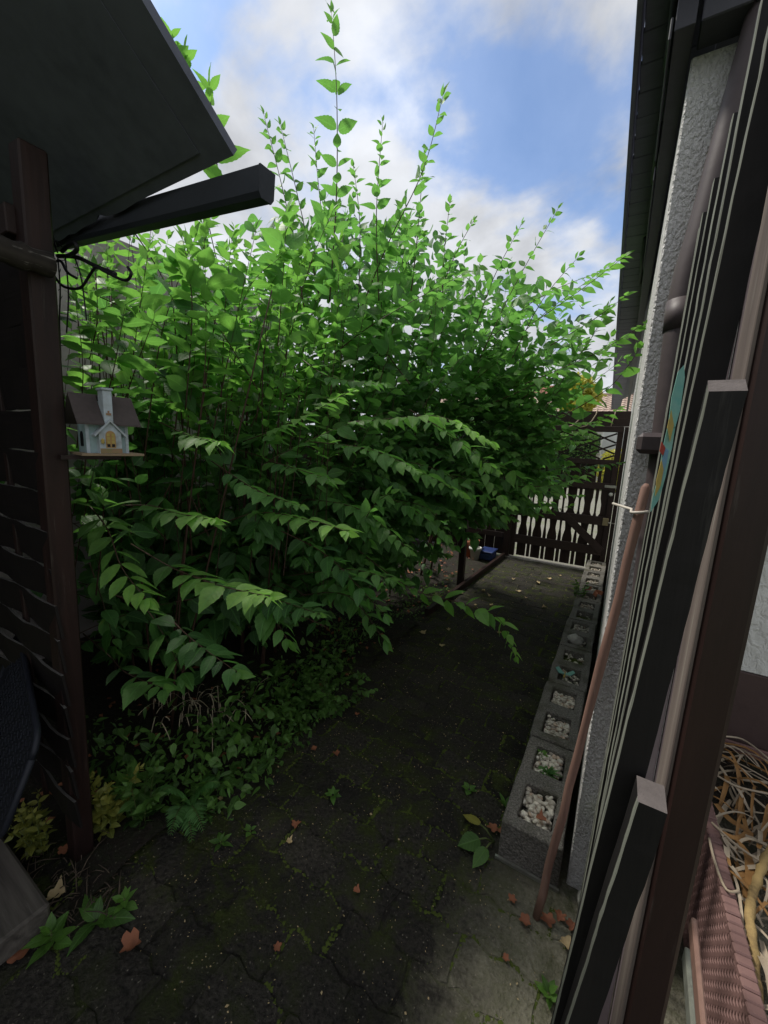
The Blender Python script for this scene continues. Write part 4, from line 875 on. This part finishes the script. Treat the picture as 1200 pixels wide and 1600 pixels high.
# arching sprays towards the camera and over the path, light painted as paler leaves
for pts, ys, lf, ln, paleness in ((((380, 690), (455, 655), (545, 612)), (1.5, 1.45, 1.4), .6, .09, .9), (((545, 660), (610, 655), (690, 650), (765, 690)), (1.9, 1.9, 1.9, 1.9), .9, .10, .75), (((640, 640), (700, 680), (775, 735)), (2.2, 2.1, 2.1), .6, .10, .4),
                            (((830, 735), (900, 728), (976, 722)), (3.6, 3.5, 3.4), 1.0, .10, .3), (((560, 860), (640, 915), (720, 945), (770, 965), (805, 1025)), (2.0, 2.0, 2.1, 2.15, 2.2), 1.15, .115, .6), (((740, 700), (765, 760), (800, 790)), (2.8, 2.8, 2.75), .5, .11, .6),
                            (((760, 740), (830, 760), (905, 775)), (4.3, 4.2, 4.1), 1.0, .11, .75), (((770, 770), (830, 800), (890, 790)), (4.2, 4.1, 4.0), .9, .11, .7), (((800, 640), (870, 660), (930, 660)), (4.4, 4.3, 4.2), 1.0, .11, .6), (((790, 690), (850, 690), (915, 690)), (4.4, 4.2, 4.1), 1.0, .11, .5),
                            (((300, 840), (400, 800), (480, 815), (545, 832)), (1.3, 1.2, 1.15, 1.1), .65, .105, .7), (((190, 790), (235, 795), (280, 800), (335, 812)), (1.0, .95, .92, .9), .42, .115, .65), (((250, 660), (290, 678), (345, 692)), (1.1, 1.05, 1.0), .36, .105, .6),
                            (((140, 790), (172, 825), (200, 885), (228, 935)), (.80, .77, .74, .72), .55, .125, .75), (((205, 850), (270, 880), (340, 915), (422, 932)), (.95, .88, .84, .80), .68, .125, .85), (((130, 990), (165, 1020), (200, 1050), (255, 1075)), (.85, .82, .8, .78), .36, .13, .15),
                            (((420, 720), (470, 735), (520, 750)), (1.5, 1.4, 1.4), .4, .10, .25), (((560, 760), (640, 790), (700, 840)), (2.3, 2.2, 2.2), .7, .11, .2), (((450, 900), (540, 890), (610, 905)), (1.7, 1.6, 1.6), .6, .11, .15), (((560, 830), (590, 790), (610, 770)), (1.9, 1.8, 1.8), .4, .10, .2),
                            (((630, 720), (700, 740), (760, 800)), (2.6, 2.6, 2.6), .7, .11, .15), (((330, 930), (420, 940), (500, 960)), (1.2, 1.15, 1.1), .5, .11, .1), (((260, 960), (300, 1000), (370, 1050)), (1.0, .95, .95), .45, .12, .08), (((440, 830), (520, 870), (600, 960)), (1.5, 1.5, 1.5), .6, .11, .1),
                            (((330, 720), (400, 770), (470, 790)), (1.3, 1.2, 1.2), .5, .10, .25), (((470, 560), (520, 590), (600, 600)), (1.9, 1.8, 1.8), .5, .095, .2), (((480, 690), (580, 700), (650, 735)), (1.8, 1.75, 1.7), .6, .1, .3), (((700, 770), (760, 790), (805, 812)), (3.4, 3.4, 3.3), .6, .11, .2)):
    hero(fo, pts, ys, lf, ln*1.08, ln*.56, paleness, .3)
for pts, ys, lf, ln, paleness in ((((840, 500), (910, 445), (974, 402)), (3.1, 3.0, 2.9), .9, .11, .45), (((860, 540), (930, 500), (978, 462)), (3.1, 3.0, 2.9), .8, .11, .5), (((820, 600), (930, 550), (1006, 506)), (3.2, 3.05, 2.9), 1.2, .12, .6), (((880, 650), (950, 605), (1000, 545)), (3.3, 3.1, 3.0), .9, .12, .6),
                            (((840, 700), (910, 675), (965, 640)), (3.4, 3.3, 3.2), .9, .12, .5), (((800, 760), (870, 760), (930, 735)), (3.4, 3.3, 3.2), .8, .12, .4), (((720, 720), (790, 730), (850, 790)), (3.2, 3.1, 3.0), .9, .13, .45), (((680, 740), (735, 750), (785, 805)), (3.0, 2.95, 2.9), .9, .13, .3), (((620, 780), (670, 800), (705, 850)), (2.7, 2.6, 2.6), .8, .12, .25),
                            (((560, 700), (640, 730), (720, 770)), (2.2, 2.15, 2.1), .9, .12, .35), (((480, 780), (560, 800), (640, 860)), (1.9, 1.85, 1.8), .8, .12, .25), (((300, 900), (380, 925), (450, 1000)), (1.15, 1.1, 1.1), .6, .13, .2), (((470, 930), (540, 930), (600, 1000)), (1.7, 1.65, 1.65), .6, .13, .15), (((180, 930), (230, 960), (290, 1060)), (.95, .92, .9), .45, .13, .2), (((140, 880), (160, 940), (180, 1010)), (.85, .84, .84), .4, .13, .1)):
    hero(fo, pts, ys, lf, ln*1.08, ln*.6, paleness, .3)
# the body of the crown
poly = [(150, 640), (120, 450), (230, 400), (330, 360), (420, 330), (430, 250), (500, 290), (560, 300), (620, 300), (680, 340), (720, 380), (800, 410), (880, 450), (950, 480), (975, 540), (930, 600), (880, 650), (905, 700), (890, 780), (820, 800), (765, 822), (705, 868), (640, 920), (560, 970), (420, 1000), (300, 1050), (150, 1060), (112, 900), (112, 730)]
def inside(x, y):
    c = False; j = len(poly)-1
    for i in range(len(poly)):
        (xi, yi), (xj, yj) = poly[i], poly[j]
        if (yi > y) != (yj > y) and x < (xj-xi)*(y-yi)/(yj-yi)+xi: c = not c
        j = i
    return c
def yfront(px): return float(np.interp(px, [100, 200, 300, 450, 600, 700, 760, 850, 1000], [.85, .95, 1.05, 1.4, 2.0, 2.7, 3.1, 3.4, 3.5]))
n = 0
while n < 880:
    px, py = random.uniform(110, 980), random.uniform(250, 1070)
    if px < 520 and py < 560 and random.random() < .5: continue
    if n % 3 == 1: px, py = random.uniform(580, 900), random.uniform(540, 850)
    elif n % 15 == 2: px, py = random.uniform(105, 230), random.uniform(640, 1040)
    elif n % 3 == 2 and n % 4: px, py = random.uniform(130, 640), random.uniform(800, 1060)
    if not inside(px, py): continue
    y = yfront(px)+abs(random.gauss(0, .55))+random.random()*.9*(px < 720)
    if y > 5.6: continue
    tip = at(px, py, y=y)
    if tip.z < .12 or tip.x < -3.35: continue
    low = tip.z < 1.1
    rt = Vector((random.uniform(-2.5, -1.65), min(5.2, max(.9, y+random.gauss(0, .5))), 0.0))
    # a lateral shoot: starts inside the crown and runs out to the tip
    inner = rt.lerp(tip, random.uniform(.45, .7)); inner.z = tip.z*random.uniform(.7, 1.02)+.15
    upness = max(0, min(1, (tip.z-1.3)/1.6))
    L_ = random.uniform(.5, .95); d = (tip-inner).normalized(); d = (d*(1-upness*.5)+UP*upness*.9+rv(.15)+Vector((.25, -.25, -.1))*(1-upness)).normalized()
    st = tip-d*L_; P = bez(st, st.lerp(tip, .5)+UP*.12*(1-upness)+rv(.03), tip, 8)
    fo.shoot(P, L_*.92, .09, random.uniform(.12, .18), .003, random.uniform(.05, .4)*(.4+.6*upness), 0, .28 if low else .2, 1.12); n += 1
# dense dark inner leaves
for _ in range(4000):
    px, py = random.uniform(110, 960), random.uniform(330, 1060)
    if not inside(px, py): continue
    y = yfront(px)+.9+random.random()*1.5; p = at(px, py, y=y)
    if p.z < .15 or p.x < -3.38 or y > 5.9 or p.x > -.5: continue
    fo.leaf(p, rv()+Vector((.3, -.3, -.6)), UP+rv(.5), random.uniform(.10, .15), 0, 0, 1.1)
for _ in range(20):                                           # main stems from the ground
    y = random.uniform(1.7, 4.8); a = Vector((random.uniform(-2.6, -1.85), y, -.03)); b = Vector((a.x+random.uniform(-.2, .7), y+random.gauss(0, .3), random.uniform(1.5, 2.5)))
    P = bez(a, a.lerp(b, .4)+UP*.5, b, 9); r = random.uniform(.008, .015); fo.stems.append((P, [r*(1-.65*k/9) for k in range(10)], 1))
fo.finish(big, M['leaf'], 300, 'leaf_mass', M['stem'])
# the tall upright shrub at the left, big pale lit leaves on straight red stems
tall = thing('tall_shrub', 'upright shrub with large bright leaves on straight reddish stems before the grey wall', 'shrub', (-2.3, 1.5, 0))
fo = Foliage()
for pts, ys, lf, ln in ((((350, 330), (338, 230), (328, 140)), (1.25, 1.2, 1.15), .75, .15), (((300, 760), (325, 560), (318, 340)), (1.2, 1.2, 1.2), .9, .14), (((290, 640), (300, 480), (285, 370)), (1.15, 1.15, 1.15), .7, .14), (((225, 720), (250, 520), (305, 370)), (1.1, 1.15, 1.2), .8, .14), (((190, 700), (215, 520), (232, 390)), (1.1, 1.1, 1.1), .7, .14),
                        (((165, 690), (163, 540), (168, 400)), (1.0, 1.0, 1.0), .7, .13), (((330, 690), (370, 500), (400, 360)), (1.35, 1.4, 1.4), .9, .13), (((270, 700), (300, 470), (330, 340)), (1.25, 1.3, 1.3), .9, .13), (((400, 660), (420, 480), (455, 330)), (1.6, 1.6, 1.7), 1.0, .12), (((430, 620), (480, 430), (520, 330)), (1.8, 1.8, 1.8), 1.0, .115),
                        (((240, 300), (262, 220), (268, 60)), (1.25, 1.25, 1.25), .4, .13), (((280, 250), (288, 190), (290, 92)), (1.35, 1.35, 1.3), .4, .13), (((130, 760), (135, 600), (140, 470)), (.92, .92, .92), .7, .14), (((150, 930), (150, 820), (160, 770)), (.8, .8, .8), .35, .16), (((360, 640), (385, 470), (440, 400)), (1.5, 1.5, 1.5), .8, .12), (((345, 640), (352, 480), (362, 375)), (1.4, 1.4, 1.4), .8, .13)):
    hero(fo, pts, ys, lf, ln, ln*.55, .5, .05, .0035, .85, .92)
for pts, ys, lf, ln in ((((120, 700), (128, 580), (118, 470)), (.8, .8, .8), .5, .14), (((150, 690), (170, 580), (195, 480)), (.85, .85, .85), .5, .14), (((140, 560), (155, 500), (150, 425)), (.85, .85, .85), .4, .13), (((190, 640), (225, 560), (240, 500)), (.95, .95, .95), .4, .13), (((115, 900), (130, 800), (150, 720)), (.78, .78, .78), .4, .14)):
    hero(fo, pts, ys, lf, ln, ln*.5, .05, .5, .003, .85, .85)
for _ in range(120):
    px, py = random.uniform(100, 540), random.uniform(325, 600); y = yfront(px)+random.uniform(.15, 1.0); tip = at(px, py, y=y)
    if tip.x < -3.3: continue
    st = Vector((tip.x-random.uniform(.0, .25), tip.y+random.gauss(0, .1), max(.7, tip.z-random.uniform(.8, 1.5)))); P = bez(st, st.lerp(tip, .5)+rv(.04), tip, 8)
    fo.shoot(P, random.uniform(.5, .85), .08, random.uniform(.11, .14), .003, random.uniform(.35, .75), 0, .08, .92, .85)
for _ in range(14):
    y = random.uniform(1.0, 2.1); a = Vector((random.uniform(-2.8, -1.9), y, -.03)); b = a+Vector((random.gauss(.1, .15), random.gauss(0, .15), random.uniform(1.9, 2.6)))
    P = bez(a, a.lerp(b, .5)+rv(.03), b, 8); fo.stems.append((P, [.007*(1-.6*k/8) for k in range(9)], 1))
fo.finish(tall, M['leaf2'], 300, 'leaf_mass', M['stem'])
# ================================================================ LOW PLANTS
def rosette(name, label, cat, c, n, ln, mat, tilt=(.2, .9), young=.3, width=1.0, group=None, stem=0.0):
    root = thing(name, label, cat, c, group); f = Foliage(); c = Vector(c)
    for i in range(n):
        a = i*2.4+random.random()*.6; k = (i+.5)/n; el = tilt[0]+(tilt[1]-tilt[0])*k; d = Vector((math.cos(a)*math.cos(el), math.sin(a)*math.cos(el), math.sin(el)))
        p = c+UP*(stem*k+.004)+Vector((d.x, d.y, 0))*.006; f.leaf(p, d, UP-d*.3+rv(.1), ln*random.uniform(.7, 1.1)*(1-.3*k), young*random.uniform(.5, 1.4), 1, width)
    Ms = np.array(f.M); rl = np.array(root.location)
    for i in range(len(Ms)):
        me = heromesh(mat, f.var[i], int(round(f.rnd[i]*4)), int(round(f.y[i]*4))); o = bpy.data.objects.new('leaf', me); C.objects.link(o); o.parent = root; mm = Ms[i].copy(); mm[:3, 3] -= rl; o.matrix_basis = Matrix(mm.tolist())
    if stem: MB().tube([c, c+UP*stem], .003, 6).build('stem', M['greenstem'], root, True)
    return root
def herb(name, label, cat, c, nst, h, sp, ln, mat, young, gap=.03, hero=60, lobed=False):
    root = thing(name, label, cat, c); f = Foliage(); c = Vector(c)
    for i in range(nst):
        a = random.random()*6.283; b = c+Vector((math.cos(a)*sp*random.uniform(.2, 1), math.sin(a)*sp*random.uniform(.2, 1), h*random.uniform(.55, 1.05))); s0 = c+Vector((math.cos(a)*sp*.2, math.sin(a)*sp*.2, 0))
        f.shoot(bez(s0, s0.lerp(b, .4)+UP*h*.35, b, 6), h*.85, gap, ln*random.uniform(.7, 1.1), .0018, young, 1, .15, 1.05)
    f.finish(root, mat, hero, 'leaf_mass', M['greenstem'], 1.0); return root
herb('weed_bush', 'yellowing lobed weed left of the shed post beside the step', 'weed', at(68, 1330, z=0), 9, .26, .12, .055, M['yellow'], .35)
herb('weed_bush', 'yellowing leafy weed right of the shed post', 'weed', at(172, 1300, z=0), 10, .30, .13, .055, M['yellow'], .5)
herb('broadleaf_weed', 'dark green broad leaved weed between yellow weed and fern', 'weed', at(222, 1290, z=0), 7, .32, .13, .085, M['herb'], .15, .045)
rosette('nettle_weed', 'bright green young nettle beside the grey plank step', 'weed', at(82, 1478, z=0), 16, .07, M['herb'], (.15, 1.2), .95, 1.0, None, .06)
rosette('dock_weed', 'long leaved dock weed behind the bright young nettle', 'weed', at(150, 1440, z=0), 7, .11, M['herb'], (.2, .9), .35, .8)
rosette('seedling', 'small pale green seedling right of the dock weed', 'seedling', at(195, 1415, z=0), 8, .05, M['herb'], (.2, 1.0), .8, 1, None, .03)
rosette('seedling', 'tiny green seedling on the paving right of the fern', 'seedling', at(345, 1320, z=0), 9, .05, M['herb'], (.2, .9), .5, .8, None, .015)
rosette('seedling', 'bright clover seedling standing alone on the mossy paving', 'seedling', at(391, 1302, z=0), 5, .036, M['herb'], (.2, .7), .8, 1.3, None, .015)
rosette('seedling', 'small spreading weed in a joint in the middle of the path', 'seedling', at(520, 1243, z=0), 10, .045, M['herb'], (.1, .8), .6, 1.0)
rosette('seedling', 'pair of round leaved seedlings near the planter front', 'seedling', at(733, 1235, z=0), 6, .045, M['herb'], (.1, .8), .7, 1.4)
rosette('seedling', 'narrow green seedling at the left foot of the nearest planter block', 'seedling', at(790, 1262, z=0), 5, .07, M['herb'], (.6, 1.3), .5, .7)
rosette('seedling', 'seedling in the bottom right corner beside the batten', 'seedling', at(856, 1560, z=0), 9, .05, M['herb'], (.2, 1.0), .8, 1, None, .02)
rosette('rosette_plant', 'spiky green rosette plant growing in the nearest planter block', 'plant', (-.112, op[1]-.06, .15), 26, .06, M['fern'], (.15, 1.2), .35, .5)
rosette('small_plant', 'small leafy plant between pebbles in the second opening', 'plant', (-.155, op[1]+.05, .15), 10, .04, M['herb'], (.1, 1), .6, .9)
herb('grey_plant', 'straggly grey green plant leaning out of the planter near the gate', 'plant', (-.2, op[10]-.05, .15), 8, .16, .16, .05, M['herb'], .3)
dl = thing('dandelion_weed', 'dandelion like weed with three long leaves beside the planter front', 'weed', at(772, 1318, z=0)); c = Vector(dl.location)
for tipx, tipy, wd, paleness, mt in ((722, 1270, .75, 1, 'yellow'), (716, 1322, 1.5, .45, 'herb'), (740, 1356, 1.0, .5, 'herb')):
    t_ = at(tipx, tipy, z=.025); a = t_-c; L_ = a.length; me = heromesh(M[mt], 0, 2, int(paleness*4)); o = bpy.data.objects.new('leaf', me); C.objects.link(o); o.parent = dl
    MB().tube([c+UP*.006, c.lerp(t_, .25)+UP*.03, c.lerp(t_, .45)+UP*.028], .0032, 6).build('stalk', M['greenstem'], dl, True)
    s_ = c.lerp(t_, .42)+UP*.028; a = t_-s_; y_ = a.normalized(); n_ = (UP-UP.dot(y_)*y_).normalized(); x_ = y_.cross(n_); l = a.length
    o.matrix_basis = Matrix(((x_.x*l*wd, y_.x*l, n_.x*l*.6, s_.x-c.x), (x_.y*l*wd, y_.y*l, n_.y*l*.6, s_.y-c.y), (x_.z*l*wd, y_.z*l, n_.z*l*.6, s_.z-c.z), (0, 0, 0, 1)))
def fern(label, c, fr):
    root = thing('fern', label, 'fern', c); c = Vector(c)
    for (tx, ty, tz, up) in fr:
        tip = at(tx, ty, z=tz); P = bez(c+UP*.01, c.lerp(tip, .5)+UP*up, tip, 16); vs = []; fs = []; mb = MB(); mb.tube(P, [.0022*(1-.7*i/16) for i in range(17)], 5)
        o = mb.build('rachis', M['greenstem'], root, True); Ms = []
        for i in range(2, 24):
            f = i/24; k = f*16; j = min(15, int(k)); p = P[j].lerp(P[j+1], k-j); t = (P[j+1]-P[j]).normalized(); s = t.cross(UP).normalized(); l = .075*(1-f)**.8*min(1, f*5)+.008
            for sg in (1, -1):
                a = (s*sg+t*.45+UP*-.15).normalized(); n_ = (UP-UP.dot(a)*a).normalized(); x = a.cross(n_); w = l*.42
                Ms.append([[x.x*w, a.x*l, n_.x*l, p.x], [x.y*w, a.y*l, n_.y*l, p.y], [x.z*w, a.z*l, n_.z*l, p.z], [0, 0, 0, 1]])
        Ms = np.array(Ms); N = len(Ms); merged('frond', Ms, rng.integers(0, 4, N), rng.random(N), np.full(N, .3), M['fern'], root, kind=None)
fern('small green fern with drooping fronds at the bed edge', at(292, 1262, z=0), ((318, 1300, .05, .10), (266, 1306, .05, .1), (300, 1316, .03, .08), (345, 1225, .12, .12), (250, 1240, .18, .12)))
# dense ground cover along the bed edge
f = Foliage(); edge_ = [(165, 1275), (330, 1285), (400, 1235), (470, 1160), (520, 1085), (560, 1010), (640, 970), (710, 925)]
for _ in range(2700):
    k = random.random()*(len(edge_)-1); i = int(k); ex = edge_[i][0]+(edge_[i+1][0]-edge_[i][0])*(k-i); ey = edge_[i][1]+(edge_[i+1][1]-edge_[i][1])*(k-i)
    g = at(ex, ey, z=0); off = abs(random.gauss(0, .22)); g = g+Vector((-off*.9+random.gauss(0, .03), off*.25, 0)); hmax = (.32 if i < 3 else .2 if i < 5 else .09)*min(1, .35+off*3)
    f.leaf(g+UP*random.random()*hmax, rv()+UP*.3+Vector((.3, -.2, -.1)), UP+rv(.4), random.choice([.022, .03, .045, .06])*random.uniform(.8, 1.2)*(1 if i < 5 else .7), random.uniform(0, .5) if random.random() > .22 else random.uniform(.7, 1), 0, random.uniform(.35, 1.3))
N = len(f.M); o = merged('ground_cover', np.array(f.M), np.array(f.var), np.array(f.rnd), np.array(f.y), M['herb'], None); tag(o, 'dense low ground cover along the edge of the bed', 'ground cover', kind='stuff')
gv = thing('trailing_ivy', 'small leaved trailing ivy mound at the bed edge under the shrub', 'ivy', at(470, 1110, z=0)); f = Foliage()
for _ in range(46):
    p = at(random.uniform(420, 545), random.uniform(1080, 1150), z=0)+Vector((random.uniform(-.25, .0), random.uniform(0, .2), 0)); b = p+Vector((random.gauss(.04, .09), random.gauss(-.03, .09), random.uniform(.05, .22)))
    f.shoot(bez(p, p.lerp(b, .5)+UP*.08, b, 5), .3, .03, random.uniform(.035, .055), .0015, random.uniform(.1, .6), 0, .3, 1.5)
f.finish(gv, M['herb'], 120, 'leaf_mass', M['twig'], 1.0)
dg = thing('dry_grass', 'dry straw coloured grass heads above the low plants', 'grass', at(350, 1190, z=0))
for i in range(54):
    base_ = at(random.choice([352, 375, 330, 300, 262]), random.uniform(1180, 1215), z=0)+Vector((random.uniform(-.25, -.05), random.uniform(0, .15), .22)); tip = base_+Vector((random.gauss(.05, .05), random.gauss(-.03, .05), random.gauss(.07, .05))); P = [base_, base_.lerp(tip, .5)+UP*.03, tip, tip+(tip-base_)*.25-UP*.03]
    vs, fs = strap(smooth(P, 3), .0022); MB().add(vs, fs).build('blade', M['straw'], dg, True)
# twigs and litter on the bed
mb = MB()
for _ in range(420):
    p = Vector((random.uniform(-2.8, -1.42), random.uniform(.35, 6.0), .03)); a = random.random()*6.28; l = random.uniform(.02, .06); d = Vector((math.cos(a), math.sin(a), random.gauss(0, .3)))*l; s = d.cross(UP).normalized()*l*.35
    mb.add([p, p+d*.5+s+UP*.006, p+d, p+d*.5-s+UP*.004], [(0, 1, 2), (0, 2, 3)])
tag(mb.build('leaf_litter', M['fallen']), 'brown leaf litter on the soil under the shrubs', 'leaf litter', kind='stuff')
# fallen leaves, one by one
FL = [(490, 1172, .045, 'orange maple like leaf left of the pair in the middle of the path'), (525, 1180, .05, 'orange curled leaf right of the pair in the middle of the path'), (558, 1118, .035, 'small orange leaf farther up the dark path'), (462, 1291, .05, 'reddish flat leaf right of the clover seedling'),
      (452, 1317, .035, 'pale tan small leaf below the reddish flat one'), (205, 1482, .085, 'large crumpled brown leaf near the bottom left'), (433, 1483, .035, 'tiny orange leaf on the open paving at the bottom'), (557, 1395, .035, 'tiny red curled leaf in the centre of the near paving'),
      (770, 1296, .06, 'rust coloured leaf on top of the dandelion weed'), (782, 1302, .05, 'rust brown leaf touching the planter foot by the weed'), (800, 1408, .04, 'orange leaf under the metal strip of the planter'), (820, 1442, .055, 'orange brown leaf left of the pole foot'), (856, 1440, .06, 'long rusty leaf right of the pole foot'),
      (875, 1435, .05, 'rusty leaf midway between pole foot and pipe ring'), (893, 1450, .05, 'brown leaf touching the pipe ring'), (885, 1478, .06, 'tan leaf on the pale slab below the pipe ring'), (30, 1257, .05, 'orange leaf under the rubber mat'), (35, 1490, .09, 'brown leaf lying beside the plank step end'), (100, 1330, .06, 'dry curled leaf left of the shed post foot'), (88, 1400, .08, 'crumpled tan leaf in the debris right of the plank'), (790, 1500, .03, 'tiny rust leaf on the pale corner paving'), (345, 1250, .03, 'tan leaf beside the fern')]
def fallen(p, sz, mat, label, group='fallen leaves on the paving'):
    n = 20; sz *= .85; vs = []; a0 = random.random()*6.28; cu = random.uniform(.3, 1.0)
    for i in range(n): a = 6.283*i/n; r = sz*.5*(.62+.3*abs(math.cos(2.5*a))**.8)*random.uniform(.88, 1.12)*(1.35 if i == 0 else 1); x, y = r*math.cos(a+a0), r*math.sin(a+a0); vs.append((p.x+x, p.y+y, p.z+.006+cu*abs(x*math.cos(a0)+y*math.sin(a0))+random.random()*.004))
    vs.append((p.x, p.y, p.z+.003)); o = MB().add(vs, [(i, (i+1) % n, n) for i in range(n)]).build('fallen_leaf', mat, None, True); tag(o, label, 'fallen leaf', group); return o
for px, py, sz, lb in FL: fallen(at(px, py, z=.004), sz, M['fallen'] if 'tan' not in lb else M['palefallen'], lb)
fallen(Vector((-.098, op[0]-.06, .168)), .05, M['fallen'], 'orange leaf lying on the pebbles of the nearest planter block')
PLB = iter(['pale leaf lying on the paving nearest the white pot', 'pale leaf left of the widest pair on the far paving', 'broad pale leaf in the middle of the sunlit moss', 'pale leaf farthest back before the gate left side', 'pale leaf before the middle of the gate', 'pale leaf before the right half of the gate', 'pale leaf touching the kerb board end by the post', 'pale leaf right of the drooping spray tip, near the gate', 'pale leaf nearest the last planter block', 'pale leaf just below the kerb post foot', 'pale leaf under the shrub edge at the path side', 'pale leaf on dark paving between kerb and path middle', 'pale leaf lying above the tip of the drooping spray', 'pale leaf half under the shrub beside the spray', 'pale leaf farthest under the shrub on the bed edge', 'pale leaf on the path centre line beyond the spray', 'pale leaf beside the grey plant of the planter row'])
SHL = 0
for px, py in ((765, 932), (742, 946), (768, 948), (802, 906), (840, 912), (858, 905), (720, 928), (810, 925), (875, 900), (735, 962), (700, 985), (755, 925), (780, 990), (690, 1010), (660, 990), (822, 935), (850, 950)): fallen(at(px, py, z=.004), random.uniform(.04, .08), M['palefallen'], next(PLB), 'pale leaves near the gate')
mb = MB()
for _ in range(3200):                                           # crumbs, grit and needles on the path
    y = random.uniform(.15, 1)**1.3*6; x = random.uniform(-1.5, .05 if y < 1.4 else -.25); s = random.uniform(.0012, .0038) if random.random() < .93 else random.uniform(.004, .007); p = Vector((x, y, .006)); a = random.random()*6.28; d = Vector((math.cos(a), math.sin(a), .2))*s; e = Vector((-d.y, d.x, 0))*random.uniform(.2, .8)
    mb.add([p-d-e*.3, p+e, p+d, p-e+UP*s*.6], [(0, 1, 2), (0, 2, 3), (0, 1, 3)])
tag(mb.build('path_crumbs', M['palefallen']), 'small dry crumbs scattered over the path', 'crumbs', kind='stuff')
# debris at the shed foot
mb = MB()
for _ in range(120):
    p = at(random.uniform(40, 190), random.uniform(1310, 1440), z=.01); a = random.random()*6.28; l = random.uniform(.02, .09); d = Vector((math.cos(a), math.sin(a), random.gauss(.1, .3)))*l; mb.tube([p, p+d*.5+UP*.01, p+d], [.0022, .002, .001], 4)
tag(mb.build('twig_debris', M['twig'], None, True), 'dry twig debris at the foot of the shed post', 'debris', kind='stuff')
for o in list(bpy.data.objects):
    if o.type == 'MESH' and not o.data.materials: print('no mat', o.name)
